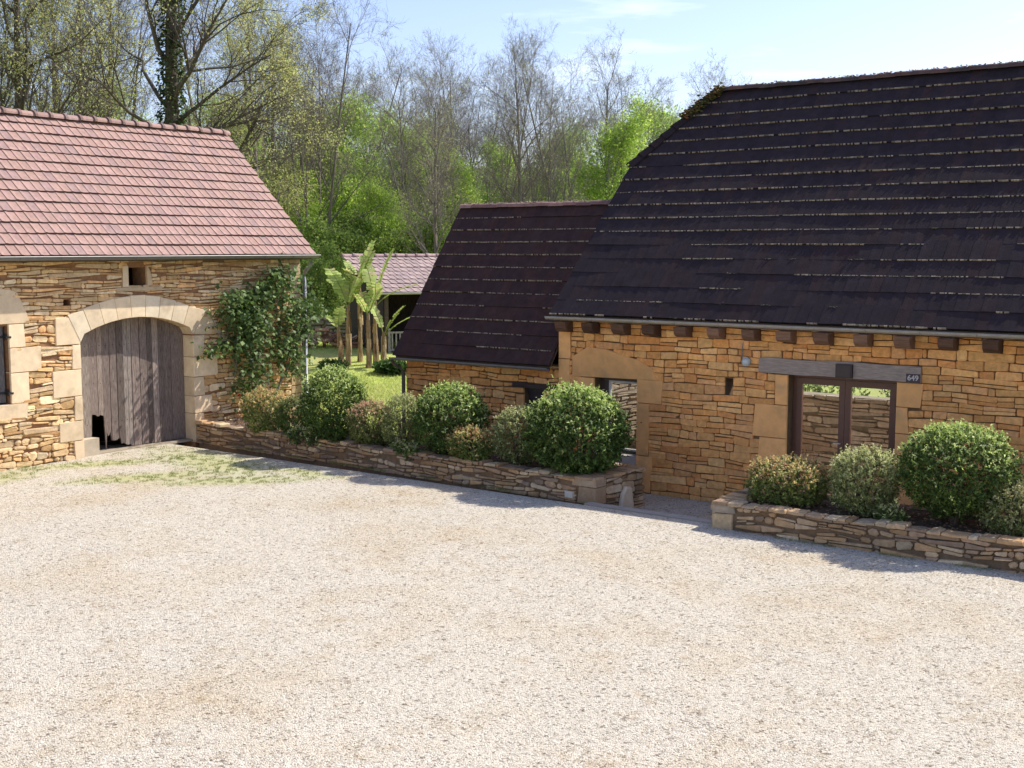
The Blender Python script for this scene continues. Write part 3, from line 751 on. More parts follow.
# room behind the glazing: pale floor and low rear stone wall, shaped to admit sun
IW = Frame((0, 23.4, 0), (1, 0, 0), (0, -1, 0))
mb = MB(); backing(mb, IW, XL + .41, -3, -.3, 1.46, lambda z: [], thick=.4, col=(.3, .25, .18))
rubble(mb, IW, XL + .41, -3, -.3, 1.46, (.06, .13), (.2, .6), .009, .045, [(.72, .60, .48), (.76, .65, .53), (.66, .54, .42), (.7, .55, .42)], 61, wav=.04, jamp=.3)
GW = Frame((XL + .41, 0, 0), (0, 1, 0), (1, 0, 0)); rubble(mb, GW, HY + .47, 26, -.3, 2.95, (.06, .13), (.2, .6), .010, .045, [(.34, .27, .19), (.40, .32, .23), (.30, .23, .16)], 62, wav=.04, jamp=.3)
BH(mb, 'rear_wall', M_STONE)
mb = MB(); mb.box((XL + .42, HY + .46, -.36), (XR - .42, 28.5, -.31), (.68, .62, .54)); BH(mb, 'floor', M_DRESS)
# beam-end corbels
prof_pts = [(-.30, .0), (-.30, -.07), (-.27, -.14), (-.19, -.20), (.0, -.215), (.0, .0)]
rng = random.Random(12)
for i, x in enumerate(CORB):
    mb = MB(); wd = rng.uniform(.115, .138); zt = 2.955; pr = [(y * rng.uniform(.93, 1.02), z * rng.uniform(.92, 1.06)) for y, z in prof_pts]
    vs = [(x - wd, HY - .03 + y, zt + z) for y, z in pr] + [(x + wd, HY - .03 + y, zt + z) for y, z in pr]; n = len(pr)
    mb.add(vs, [tuple(range(n)), tuple(range(2 * n - 1, n - 1, -1))] + [(k, n + k, n + (k + 1) % n, (k + 1) % n) for k in range(n)], lerpc((.09, .05, .033), (.26, .15, .10), rng.random() ** 1.6))
    BH(mb, 'beam_end', M_BEAM)
# main roof
EY, EZ2, RY, RZ2 = 19.93, 3.10, 24.46, 7.78
T = Vector((0, RY - EY, RZ2 - EZ2)); tl = T.length; T.normalize(); Nn = Vector((0, -(RZ2 - EZ2), RY - EY)).normalized(); S_ = Vector((1, 0, 0))
t_break = (6.14 - EZ2) / (RZ2 - EZ2) * tl; HIPX = -12.62
def lft(t): return XL + (0 if t < t_break else (HIPX - XL) * (t - t_break) / (tl - t_break))
PD = [(.030, .0195, .022), (.028, .0185, .0215), (.033, .020, .0215), (.029, .0195, .023), (.027, .018, .021), (.032, .021, .0235), (.037, .0205, .021)]
def lm(x, r):
    v = noise.noise(Vector((x * .35, r * .9, 7))) + .5 * noise.noise(Vector((x * 1.5, r * 3.1, 2)))
    return v > (-.50 if r > 6 else (-.12 if r > 3 else .12))
roof = MB(); tile_slope(roof, (0, EY, EZ2), S_, T, Nn, XL, XR, tl, 17, .215, PD, left=lft, seed=33, thick=.024, lich=.95, var=.05, stag=.15, prof=.002, rag=.25, lmask=lm, bow=lambda x, t: -.05 * math.sin(math.pi * min(1, max(0, t / tl))) )
# rear slope, upper part only: unseen back left open to let sun in
T3 = Vector((0, -T.y, T.z)); N3 = Vector((0, -Nn.y, Nn.z))
tile_slope(roof, (0, 2 * RY - EY - .0, EZ2), S_, T3, N3, XL, XR, tl, 17, .43, PD, left=lft, seed=34, thick=.024, prof=.008) if False else None
a = Vector((0, RY, RZ2)); b = a - T3 * .6
roof.add([a + S_ * HIPX, a + S_ * XR, b + S_ * XR, b + S_ * (HIPX - .3), a + S_ * HIPX - N3 * .05, a + S_ * XR - N3 * .05, b + S_ * XR - N3 * .05, b + S_ * (HIPX - .3) - N3 * .05],
         [(1, 0, 3, 2), (4, 5, 6, 7), (2, 3, 7, 6), (0, 4, 7, 3), (1, 2, 6, 5)], PD[0])
# half-hip face
hp = [Vector((XL - .02, 22.87, 6.14)), Vector((XL - .02, 2 * RY - 22.87, 6.14)), Vector((HIPX, RY, RZ2))]; hn = Vector((-.6, 0, .5)).normalized() * -.05
roof.add(hp + [p + hn for p in hp], [(0, 2, 1), (3, 4, 5), (0, 1, 4, 3), (1, 2, 5, 4), (2, 0, 3, 5)], PD[1])
hroof = BH(roof, 'roof', [M_DTILE, M_LICHEN])
mb = MB(); a = Vector((0, EY, EZ2)) - Nn * .03 + T * .02; b = a + T * (tl - .03); c_ = a + T * t_break
pl_ = [a + S_ * (XL + .02), a + S_ * XR, b + S_ * XR, b + S_ * (HIPX + .03), c_ + S_ * (XL + .02)]; m = len(pl_)
pl_ = [p - Nn * .07 for p in pl_]
mb.add(pl_ + [p - Nn * .04 for p in pl_], [tuple(range(m)), tuple(range(2 * m - 1, m - 1, -1))] + [(k, m + k, m + (k + 1) % m, (k + 1) % m) for k in range(m)], (.10, .07, .05))
BH(mb, 'roof_boarding', M_WOOD, hroof)
# hip tiles, ridge with lichen crust, moss clump at the apex
mb = MB(); rng = random.Random(5); mb.mi = 0
p0 = Vector((XL + .02, 22.87, 6.14)); p1 = Vector((HIPX, RY, RZ2)); D = p1 - p0; Ln = D.length; D.normalize(); n = 8
side = D.cross(Nn).normalized()
for i in range(n):
    a = p0 + D * (Ln * i / n); b = p0 + D * (Ln * (i + 1.25) / n); h_ = .085; 
    vs = [a - side * .13 + Nn * .0, a + Nn * (h_ + .02), a + side * .13 + Nn * .03, b - side * .10 - Nn * .02, b + Nn * .05, b + side * .10]
    vs += [v - Nn * .03 for v in vs]
    mb.add(vs, [(0, 1, 4, 3), (1, 2, 5, 4), (0, 6, 7, 1), (1, 7, 8, 2), (2, 8, 11, 5), (3, 9, 6, 0), (6, 9, 10, 7), (7, 10, 11, 8)], PD[i % 7])
BH(mb, 'hip_tiles', M_DTILE, hroof)
mb = MB(); ridge_caps(mb, (HIPX - .05, RY, RZ2 + .01), (XR, RY, RZ2 + .01), .12, .36, [(.09, .055, .05), (.07, .05, .045), (.11, .06, .05)], rng, collar=False)
BH(mb, 'ridge_tiles', M_DTILE, hroof)
def crust(mb, a, b, n, spread, size, cols, rng, flat=.5):
    a, b = Vector(a), Vector(b)
    for i in range(n):
        p = a.lerp(b, rng.random()) + Vector((rng.gauss(0, spread), rng.gauss(0, spread), rng.gauss(0, spread * .4))); s = size * rng.uniform(.5, 1.5); c = cols[int(rng.random() * len(cols))]; g = rng.uniform(.7, 1.2)
        th = rng.uniform(0, 6.28); q = [p + Vector((math.cos(th + k * 1.26) * s, math.sin(th + k * 1.26) * s, rng.uniform(-.2, .2) * s)) for k in range(5)] + [p + Vector((0, 0, s * flat)), p - Vector((0, 0, s * flat))]
        mb.add(q, [(k, (k + 1) % 5, 5) for k in range(5)] + [((k + 1) % 5, k, 6) for k in range(5)], tuple(x * g for x in c))
mb = MB(); crust(mb, (HIPX + .2, RY, RZ2 + .075), (XR, RY, RZ2 + .075), 1300, .03, .02, [(.45, .36, .27), (.38, .22, .15), (.25, .18, .14), (.12, .10, .07)], rng)
BH(mb, 'ridge_lichen', M_LICHEN, hroof)
mb = MB(); r4 = random.Random(40)
for k in range(46):
    x = r4.uniform(HIPX, -3); t = tl * r4.random() ** 1.2 * .93 if False else 0
    row = r4.randrange(0, 16); tt = row * tl / 17 + .01; p_ = Vector((0, EY, EZ2)) + S_ * max(x, XL + .3) + T * tt + Nn * (.02 - .05 * math.sin(math.pi * tt / tl))
    ln_ = r4.uniform(.06, .35); crust(mb, p_, p_ + S_ * ln_, int(8 + ln_ * 60), .012, .017, [(.06, .06, .03), (.10, .09, .05), (.045, .05, .022)], r4, .6)
mo = BH(mb, 'moss', M_LICHEN, hroof); mo['kind'] = 'stuff'
mb = MB(); crust(mb, p0.lerp(p1, .62) + Nn * .06, p1 + Nn * .10 + Vector((.15, 0, 0)), 520, .07, .035, [(.10, .11, .025), (.06, .07, .02), (.16, .13, .04), (.20, .10, .04)], rng)
crust(mb, p1 + Nn * .0 + T * -.25, p1 + T * .02, 160, .06, .03, [(.10, .11, .025), (.06, .07, .02)], rng)
BH(mb, 'moss_clump', M_LICHEN, hroof)
gutter('gutter', None, (XL - .05, EY - .04, EZ2 - .045), (XR, EY - .04, EZ2 - .045), (0, -1, 0), .058, M_ZINC, (.36, .33, .29))
g = bpy.data.objects['gutter.001']; g.parent = house; g.matrix_parent_inverse = Matrix.Translation(-house.location)
mb = MB(); mb.box((XL + .02, EY + .0, EZ2 - .12), (XR, EY + .03, EZ2 - .02), (.10, .07, .05)); BH(mb, 'fascia_board', M_BEAM)
# oak lintel, metal sensor box, number plate
mb = MB(); rng = random.Random(4); n = 14; vs = []
for i in range(n + 1):
    x = -9.51 + 2.90 * i / n; zb = 2.185 + .006 * math.sin(i * 1.3); ztp = 2.455 + .010 * math.sin(i * .9 + 1)
    if i in (0, n): ztp -= .02
    vs += [(x, HY - .085, zb), (x, HY - .085, ztp), (x, HY + .2, ztp), (x, HY + .2, zb)]
fs = [(0, 1, 2, 3)]
for i in range(n):
    for k in range(4): fs.append((4 * i + k, 4 * i + (k + 1) % 4, 4 * i + 4 + (k + 1) % 4, 4 * i + 4 + k)[::-1])
fs.append((4 * n + 3, 4 * n + 2, 4 * n + 1, 4 * n)); mb.add(vs, fs, (.34, .27, .225))
BH(mb, 'lintel', M_BEAM)
mb = MB(); mb.box((-8.05, HY - .15, 2.19), (-7.76, HY - .087, 2.425), (.035, .022, .022)); mb.box((-8.03, HY - .156, 2.21), (-7.78, HY - .151, 2.405), (.05, .03, .028)); BH(mb, 'shutter_box', M_PAINT)
mb = MB(); mb.box((-6.845, HY - .096, 2.185), (-6.615, HY - .088, 2.325), (.055, .03, .045)); plate = BH(mb, 'number_plate', M_PAINT)
cu = bpy.data.curves.new('digits', 'FONT'); cu.body = '649'; cu.size = .125; cu.extrude = .002; cu.offset = .0025; cu.align_x = 'CENTER'; cu.align_y = 'CENTER'
to = bpy.data.objects.new('tmp', cu); C.objects.link(to); bpy.context.view_layer.update()
me = bpy.data.meshes.new_from_object(to.evaluated_get(bpy.context.evaluated_depsgraph_get())); bpy.data.objects.remove(to)
M_DIGIT = mat('white_enamel', .4, col=(.50, .47, .45), noise_amt=.05, bump=0); me.materials.clear(); me.materials.append(M_DIGIT)
dg = bpy.data.objects.new('digits', me); C.objects.link(dg); dg.parent = plate; dg.matrix_parent_inverse = Matrix.Identity(4)
dg.matrix_parent_inverse = (Matrix.Translation((-6.73, HY - .099, 2.255)) @ Euler((R(90), 0, 0)).to_matrix().to_4x4())
# round wall lamp
mb = MB()
def disc(mb, c, r0, y0, y1, n, col):
    vs = [(c[0] + r0 * math.cos(2 * math.pi * k / n), y, c[2] + r0 * math.sin(2 * math.pi * k / n)) for y in (y0, y1) for k in range(n)]
    mb.add(vs, [(k, (k + 1) % n, n + (k + 1) % n, n + k) for k in range(n)] + [tuple(range(n))[::-1], tuple(range(n, 2 * n))], col)
lc = (-9.77, 0, 2.36); disc(mb, lc, .085, HY - .02, HY - .07, 20, (.35, .36, .36)); disc(mb, lc, .02, HY - .07, HY - .085, 10, (.08, .08, .08))
lampo = BH(mb, 'wall_lamp', M_ZINC)
mb = MB(); vs = [(-9.77, HY - .125, 2.36)]; n = 16
for r_, y_ in ((.04, -.118), (.062, -.095), (.07, -.072)):
    vs += [(-9.77 + r_ * math.cos(6.283 * k / n), HY + y_, 2.36 + r_ * math.sin(6.283 * k / n)) for k in range(n)]
mb.add(vs, [(0, 1 + k, 1 + (k + 1) % n) for k in range(n)] + [(1 + q * n + k, 1 + q * n + n + k, 1 + q * n + n + (k + 1) % n, 1 + q * n + (k + 1) % n) for q in (0, 1) for k in range(n)], (.55, .58, .58))
BH(mb, 'lamp_shade', M_PAINT, lampo, True)
mb = MB(); mb.tube([(-9.85, HY - .05, 2.43), (-9.86, HY - .04, 2.6), (-9.84, HY - .035, 2.72)], .008, 6, (.2, .2, .2)); BH(mb, 'cable', M_PAINT, lampo)
# glazed double door
BR = (.13, .058, .036)
def frame_rect(mb, x0, x1, z0, z1, w_, ya, yb, col, bottom=True):
    mb.box((x0, ya, z0), (x0 + w_, yb, z1), col); mb.box((x1 - w_, ya, z0), (x1, yb, z1), col); mb.box((x0 + w_, ya, z1 - w_), (x1 - w_, yb, z1), col)
    if bottom: mb.box((x0 + w_, ya, z0), (x1 - w_, yb, z0 + w_), col)
YD = HY + .20
mb = MB(); frame_rect(mb, DD[0] + .005, DD[1] - .005, DD[2], DD[3] - .005, .07, YD, YD + .08, BR); fr_ = BH(mb, 'door_frame', M_PAINT)
xm = (DD[0] + DD[1]) / 2
for x0, x1 in ((DD[0] + .078, xm - .003), (xm + .003, DD[1] - .078)):
    mb = MB(); frame_rect(mb, x0, x1, DD[2] + .078, DD[3] - .08, .105, YD - .02, YD + .045, BR); leaf = BH(mb, 'glazed_door', M_PAINT)
    mb = MB(); mb.box((x0 + .10, YD + .008, DD[2] + .18), (x1 - .10, YD + .014, DD[3] - .18), (1, 1, 1)); BH(mb, 'pane', M_GLASS, leaf)
    if x0 < xm - .5:
        mb = MB(); mb.tube([(xm - .05, YD - .02, 1.0), (xm - .05, YD - .07, 1.0), (xm - .17, YD - .07, 1.0)], .011, 8, (.5, .5, .5)); BH(mb, 'handle', M_ZINC, leaf)
# left glazed window
mb = MB(); mb.box((BIG[0], HY - .02, .22), (BIG[1], HY + .40, .38), (.45, .40, .36)); BH(mb, 'window_sill', M_DRESS)
mb = MB(); YW = HY + .22
frame_rect(mb, BIG[0] + .003, BIG[1] - .003, .385, BIG[3] - .003, .05, YW, YW + .06, (.10, .06, .045)); wf = BH(mb, 'window_frame', M_PAINT)
mb = MB(); frame_rect(mb, BIG[0] + .20, BIG[1] - .055, .44, BIG[3] - .055, .035, YW - .015, YW + .04, (.55, .53, .5)); mb.box((BIG[0] + .055, YW + .0, .44), (BIG[0] + .195, YW + .05, BIG[3] - .06), (.07, .045, .035)); BH(mb, 'casement', M_PAINT, wf)
mb = MB(); mb.box((BIG[0] + .236, YW + .008, .476), (BIG[1] - .091, YW + .014, BIG[3] - .091), (1, 1, 1)); BH(mb, 'pane', M_GLASS, wf)

# ================================================================== LOWER WING
wing = empty('low_wing', (-16, HY, -.3), 'lower stone outbuilding with dark brown tiled roof built against the farmhouse', 'outbuilding')
WX0, WX1 = -18.0, XL - .03
def BW(mb, name, m, parent=None, smooth=False): return B(mb, name, m, parent or wing, smooth)
WO = (-14.77, -14.30, .95, 1.54)
WF = Frame((0, HY + .03, 0), (1, 0, 0), (0, -1, 0))
wh = lambda z: [(WO[0], WO[1])] if WO[2] < z < WO[3] else []
def wcov(z):
    h = [(WO[0] - (.22 if .95 < z < 1.42 else 0), WO[1])] if WO[2] < z < WO[3] else []
    if 1.54 < z < 1.66: h.append((-15.05, -13.92))
    return h
mb = MB(); backing(mb, WF, WX0, WX1, -.65, 2.06, wh, col=(.16, .10, .05))
rubble(mb, WF, WX0, WX1, -.32, 2.04, (.07, .17), (.16, .42), .008, .03, PAL_MAIN, 41, wcov, wav=.035, rr=.24, jamp=.24, even=True)
BW(mb, 'wall', M_STONE)
mb = MB(); mb.box((WX0, HY + .5, -.65), (WX0 + .4, 24.6, 2.0), (.40, .27, .13)); mb.box((WX0, 24.61, -.65), (WX1, 25.0, 2.0), (.4, .27, .13))
mb.add([(WX0, HY + .1, 2.0), (WX0, 24.9, 2.0), (WX0, 22.38, 5.2), (WX0 + .3, HY + .1, 2.0), (WX0 + .3, 24.9, 2.0), (WX0 + .3, 22.38, 5.2)], [(0, 2, 1), (3, 4, 5), (0, 3, 5, 2), (1, 2, 5, 4)], (.4, .27, .13)); BW(mb, 'gable_wall', M_STONE)
mb = MB(); block(mb, WF, [(WO[0] - .20, .96), (WO[0], .96), (WO[0], 1.40), (WO[0] - .20, 1.40)], .04, -.3, DRESS_M); BW(mb, 'dressed_stone', M_DRESS)
mb = MB(); mb.box((-15.05, HY - .03, 1.545), (-13.93, HY + .3, 1.66), (.075, .05, .04), jit=.006); BW(mb, 'lintel', M_BEAM)
mb = MB(); mb.box((WO[0] + .01, HY + .16, .96), (WO[1], HY + .2, 1.535), (.05, .035, .04)); mb.box((WO[0] + .01, HY + .13, 1.47), (WO[1], HY + .159, 1.535), (.06, .05, .05)); BW(mb, 'window_shutter', M_PAINT)
EY3, EZ3, RY3, RZ3 = 19.97, 2.06, 22.38, 5.34
T = Vector((0, RY3 - EY3, RZ3 - EZ3)); tl = T.length; T.normalize(); Nn = Vector((0, -(RZ3 - EZ3), RY3 - EY3)).normalized()
PD2 = [(.049, .025, .022), (.046, .024, .0225), (.054, .0265, .022), (.044, .0225, .0215), (.050, .027, .024)]
roof = MB(); tile_slope(roof, (0, EY3, EZ3), S_, T, Nn, WX0 - .08, WX1, tl, 12, .215, PD2, seed=43, thick=.024, lich=.92, var=.05, stag=.15, prof=.002, rag=.25, lmask=lambda x, r: noise.noise(Vector((x * .5, r * .9, 17))) > (-.35 if 2 < r < 11 else .05))
T3 = Vector((0, -T.y, T.z)); N3 = Vector((0, -Nn.y, Nn.z))
a = Vector((0, RY3, RZ3)); b = a - T3 * tl
roof.add([a + S_ * WX0, a + S_ * WX1, b + S_ * WX1, b + S_ * WX0, a + S_ * WX0 - N3 * .05, a + S_ * WX1 - N3 * .05, b + S_ * WX1 - N3 * .05, b + S_ * WX0 - N3 * .05],
         [(1, 0, 3, 2), (4, 5, 6, 7), (2, 3, 7, 6), (0, 4, 7, 3), (1, 2, 6, 5)], PD2[0])
wroof = BW(roof, 'roof', [M_DTILE, M_LICHEN])
mb = MB(); a = Vector((0, EY3, EZ3)) - Nn * .03 + T * .02; b = a + T * (tl - .04)
q = [a + S_ * (WX0 - .05), a + S_ * WX1, b + S_ * WX1, b + S_ * (WX0 - .05)]
mb.add(q + [p - Nn * .04 for p in q], [(0, 1, 2, 3), (7, 6, 5, 4), (0, 4, 5, 1), (2, 6, 7, 3), (3, 7, 4, 0), (1, 5, 6, 2)], (.10, .07, .05)); BW(mb, 'roof_boarding', M_WOOD, wroof)
rng = random.Random(6); mb = MB(); ridge_caps(mb, (WX0 - .08, RY3, RZ3 + .0), (WX1, RY3, RZ3 + .0), .11, .36, [(.24, .13, .11), (.18, .10, .09), (.28, .16, .13)], rng, collar=False); BW(mb, 'ridge_tiles', M_TILE, wroof)
mb = MB(); crust(mb, (WX0, RY3, RZ3 + .06), (WX1, RY3, RZ3 + .06), 380, .03, .018, [(.45, .36, .30), (.38, .26, .2), (.3, .2, .16)], rng); BW(mb, 'ridge_lichen', M_LICHEN, wroof)
gutter('gutter', None, (WX0 - .12, EY3 - .04, EZ3 - .04), (WX1 + .0, EY3 - .04, EZ3 - .04), (0, -1, 0), .055, M_ZINC, (.22, .20, .18))
g = bpy.data.objects['gutter.002']; g.parent = wing; g.matrix_parent_inverse = Matrix.Translation(-wing.location)
mb = MB(); mb.tube([(WX0 - .06, EY3 - .04, EZ3 - .09), (WX0 - .06, EY3 - .02, EZ3 - .16), (WX0 - .02, HY - .06, EZ3 - .35), (WX0 - .02, HY - .06, -.35)], .042, 10, (.17, .14, .12)); BW(mb, 'downpipe', M_ZINC, None, True)
mb = MB(); mb.box((WX0, EY3 + .0, EZ3 - .10), (WX1, EY3 + .025, EZ3 - .02), (.08, .06, .045)); BW(mb, 'fascia_board', M_BEAM)

# ================================================================== PLANTERS
def planter(name, label, x0, x1, yf, yb, end, seed, xb=None, capst=True):
    """dry-stone raised bed; end = 'R' or 'L' is the free end beside the step"""
    root = empty(name, ((x0 + x1) / 2, yf, 0), label, 'planter')
    fr = Frame((0, yf + .03, 0), (1, 0, 0), (0, -1, 0)); rng = random.Random(seed)
    mb = MB(); dark = (.19, .13, .08)
    tf = lambda u: .47 + .02 * noise.noise(Vector((u * 1.2, seed, 0)))
    mb.box((x0 + .03, yf + .045, -.5), (x1 - .03, yf + .30, .39), dark)
    rubble(mb, fr, x0 + (.0 if end == 'R' else .42), x1 - (.42 if end == 'R' else 0), -.06, .385, (.045, .095), (.12, .38), .007, .035, PAL_DRY, seed, wav=.05, jit=.7, jamp=.36, rr=.45)
    # corner block at the free end
    cx0, cx1 = (x1 - .40, x1) if end == 'R' else (x0, x0 + .36)
    if end == 'R':
        block(mb, fr, [(cx0, -.05), (cx1, -.05), (cx1, .25), (cx0 + .04, .26)], .035, -.3, (.34, .25, .16), .02, rng)
    else:
        block(mb, fr, [(cx0, -.05), (cx1, -.05), (cx1, .26), (cx0, .24)], .035, -.3, (.48, .35, .20), .02, rng); block(mb, fr, [(cx0, .245), (cx1 + .04, .265), (cx1 + .02, .385), (cx0, .385)], .03, -.3, (.33, .27, .2), .02, rng)
    # end face towards the step
    ex = x1 if end == 'R' else x0; ef = Frame((ex - (.03 if end == 'R' else -.03), 0, 0), (0, 1, 0), ((1 if end == 'R' else -1), 0, 0))
    mb.box((min(ex - (.3 if end == 'R' else -.045), ex - (.045 if end == 'R' else -.3)), yf + .31, -.5), (max(ex - (.3 if end == 'R' else -.045), ex - (.045 if end == 'R' else -.3)), yb - .03, .39), dark)
    rubble(mb, ef, yf + (.0 if end == 'L' else .34), yb, -.32, .385, (.05, .12), (.13, .34), .009, .03, [(.50, .36, .21), (.42, .28, .15), (.55, .42, .27), (.36, .24, .13)], seed + 1, wav=.03, jit=.5, jamp=.28)
    if end == 'R': block(mb, ef, [(yf - .0, -.05), (yf + .33, -.05), (yf + .31, .25), (yf - .0, .25)], .02, -.25, (.38, .28, .18), .02, rng); block(mb, fr, [(cx0 - .12, .255), (cx1, .26), (cx1, .385), (cx0 - .1, .385)], .03, -.3, (.33, .26, .18), .02, rng)
    # back wall
    mb.box((x0, yb - .25, -.5), (x1 - .31 if end == 'R' else x1, yb - .02, .38), dark)
    bf = Frame((0, yb - .03, 0), (1, 0, 0), (0, 1, 0)); rubble(mb, bf, x0, x1 - .05, -.32, .385, (.08, .14), (.2, .5), .009, .02, PAL_DRY, seed + 2, wav=.02)
    w_ = B(mb, 'stone_wall', M_STONE, root)
    # coping of rough flat stones laid along the top
    mb = MB()
    def cap(ax, a, b, lo, hi):
        u = a
        while u < b - .02:
            e = min(b, u + rng.uniform(.10, .38)); t0 = .386; t1 = t0 + rng.uniform(.02, .075); j = lambda: rng.uniform(-.035, .035)
            g = rng.uniform(.6, 1.15); c = PAL_DRY[int(rng.random() * 6)]; c = tuple(min(.6, x * g) for x in c)
            n = 8; pts = []
            if ax == 'x': cs = [(u + .008, lo + j()), ((u + e) / 2, lo + j() - .01), (e - .008, lo + j()), (e - .008, hi + j()), ((u + e) / 2, hi + j()), (u + .008, hi + j())]
            else: cs = [(lo + j(), u + .008), (hi + j(), u + .008), (hi + j() + .01, (u + e) / 2), (hi + j(), e - .008), (lo + j(), e - .008), (lo + j() - .01, (u + e) / 2)]
            vs = [(x, y, t0) for x, y in cs] + [(x, y, t1 - .015) for x, y in cs]; cm = (sum(x for x, y in cs) / 6, sum(y for x, y in cs) / 6)
            vs += [(x + (cm[0] - x) * .1, y + (cm[1] - y) * .1, t1 + rng.uniform(-.01, .008)) for x, y in cs] + [(cm[0], cm[1], t1 + .006)]
            fs = [(k, (k + 1) % 6, 6 + (k + 1) % 6, 6 + k) for k in range(6)] + [(6 + k, 6 + (k + 1) % 6, 12 + (k + 1) % 6, 12 + k) for k in range(6)] + [(12 + k, 12 + (k + 1) % 6, 18) for k in range(6)]
            mb.add(vs, fs, c); u = e
    if end == 'R':
        cap('x', x0, x1 + .01, yf - .02, yf + .28); cap('y', yf + .29, yb, x1 - .34, x1 + .02)
    else:
        cap('x', x0 - .01, x1, yf - .02, yf + .28); cap('y', yf + .29, yb, x0 - .02, x0 + .42)
    B(mb, 'coping', M_STONE, root)
    # soil with mulch
    mb = MB(); xs = np.arange(x0 + .05, x1 - .04, .12); ys = np.arange(yf + .25, yb - .0, .12)
    for y in ys:
        for x in xs: mb.v.append((x, y, .36 + .05 * noise.noise(Vector((x * 1.5, y * 1.5, 4))) + .02 * noise.noise(Vector((x * 8, y * 8, 4)))))
    nx = len(xs)
    for j_ in range(len(ys) - 1):
        for i in range(nx - 1):
            g = random.uniform(.6, 1.3); mb.face([j_ * nx + i, j_ * nx + i + 1, (j_ + 1) * nx + i + 1, (j_ + 1) * nx + i], (.13 * g, .09 * g, .06 * g))
    for q in range(int((x1 - x0) * 260)):
        x, y = random.uniform(x0 + .1, x1 - .1), random.uniform(yf + .28, yb - .1); z = .385 + .05 * noise.noise(Vector((x * 1.5, y * 1.5, 4))); s = random.uniform(.012, .035); th = random.uniform(0, 6.28); g = random.uniform(.5, 1.3)
        mb.add([(x + s * math.cos(th + k * 2.1) * (1.6 if k == 0 else .8), y + s * math.sin(th + k * 2.1), z + random.uniform(0, .03)) for k in range(3)], [(0, 1, 2)], (.42 * g, .24 * g, .14 * g))
    B(mb, 'soil', M_SOIL, root)
    return root
pL = planter('raised_bed', 'long low dry stone raised bed running from the barn to the step', -22.5, -11.33, 17.70, 19.28, 'R', 51)
pL.rotation_euler = (0, 0, R(-2.2)); pL.location.y += .20
planter('raised_bed', 'low dry stone raised bed under the glazed double door', -8.84, 3.5, 17.20, 18.98, 'L', 55)
# pale stone slab leaning in the gap and the loose white stone in the wall
mb = MB(); sf = Frame((-11.25, 0, 0), (0, 1, 0), (1, 0, 0)); block(mb, sf, [(18.32, -.32), (18.82, -.32), (18.72, .14), (18.55, .17), (18.42, .05)], .04, -.03, (.60, .48, .33), .03)
tag(mb.build('stone_slab', M_DRESS), 'pale upright slab leaning on the end of the long raised bed', 'stone')
mb = MB(); block(mb, Frame((0, 17.70, 0), (1, 0, 0), (0, -1, 0)), [(-11.98, .02), (-11.80, .02), (-11.78, .14), (-11.99, .15)], .03, -.05, (.60, .54, .44), .02)
tag(mb.build('white_stone', M_DRESS), 'small white stone set low in the front of the long raised bed', 'stone')

# ================================================================== PLANTS
def leaf_quads(P, D, Nr, L_, W_):
    """diamond leaves: base P, direction D, normal Nr"""
    D = D / (np.linalg.norm(D, axis=1, keepdims=True) + 1e-9); S = np.cross(D, Nr); S /= (np.linalg.norm(S, axis=1, keepdims=True) + 1e-9)
    U = np.cross(S, D)
    L_ = np.asarray(L_)[:, None]; W_ = np.asarray(W_)[:, None]
    a = P; t = P + D * L_ - U * L_ * .12; m = P + D * L_ * .45 + U * L_ * .06
    V = np.stack([a, m + S * W_ * .5, t, m - S * W_ * .5], 1)
    return V.reshape(-1, 3), np.arange(4 * len(P)).reshape(-1, 4)

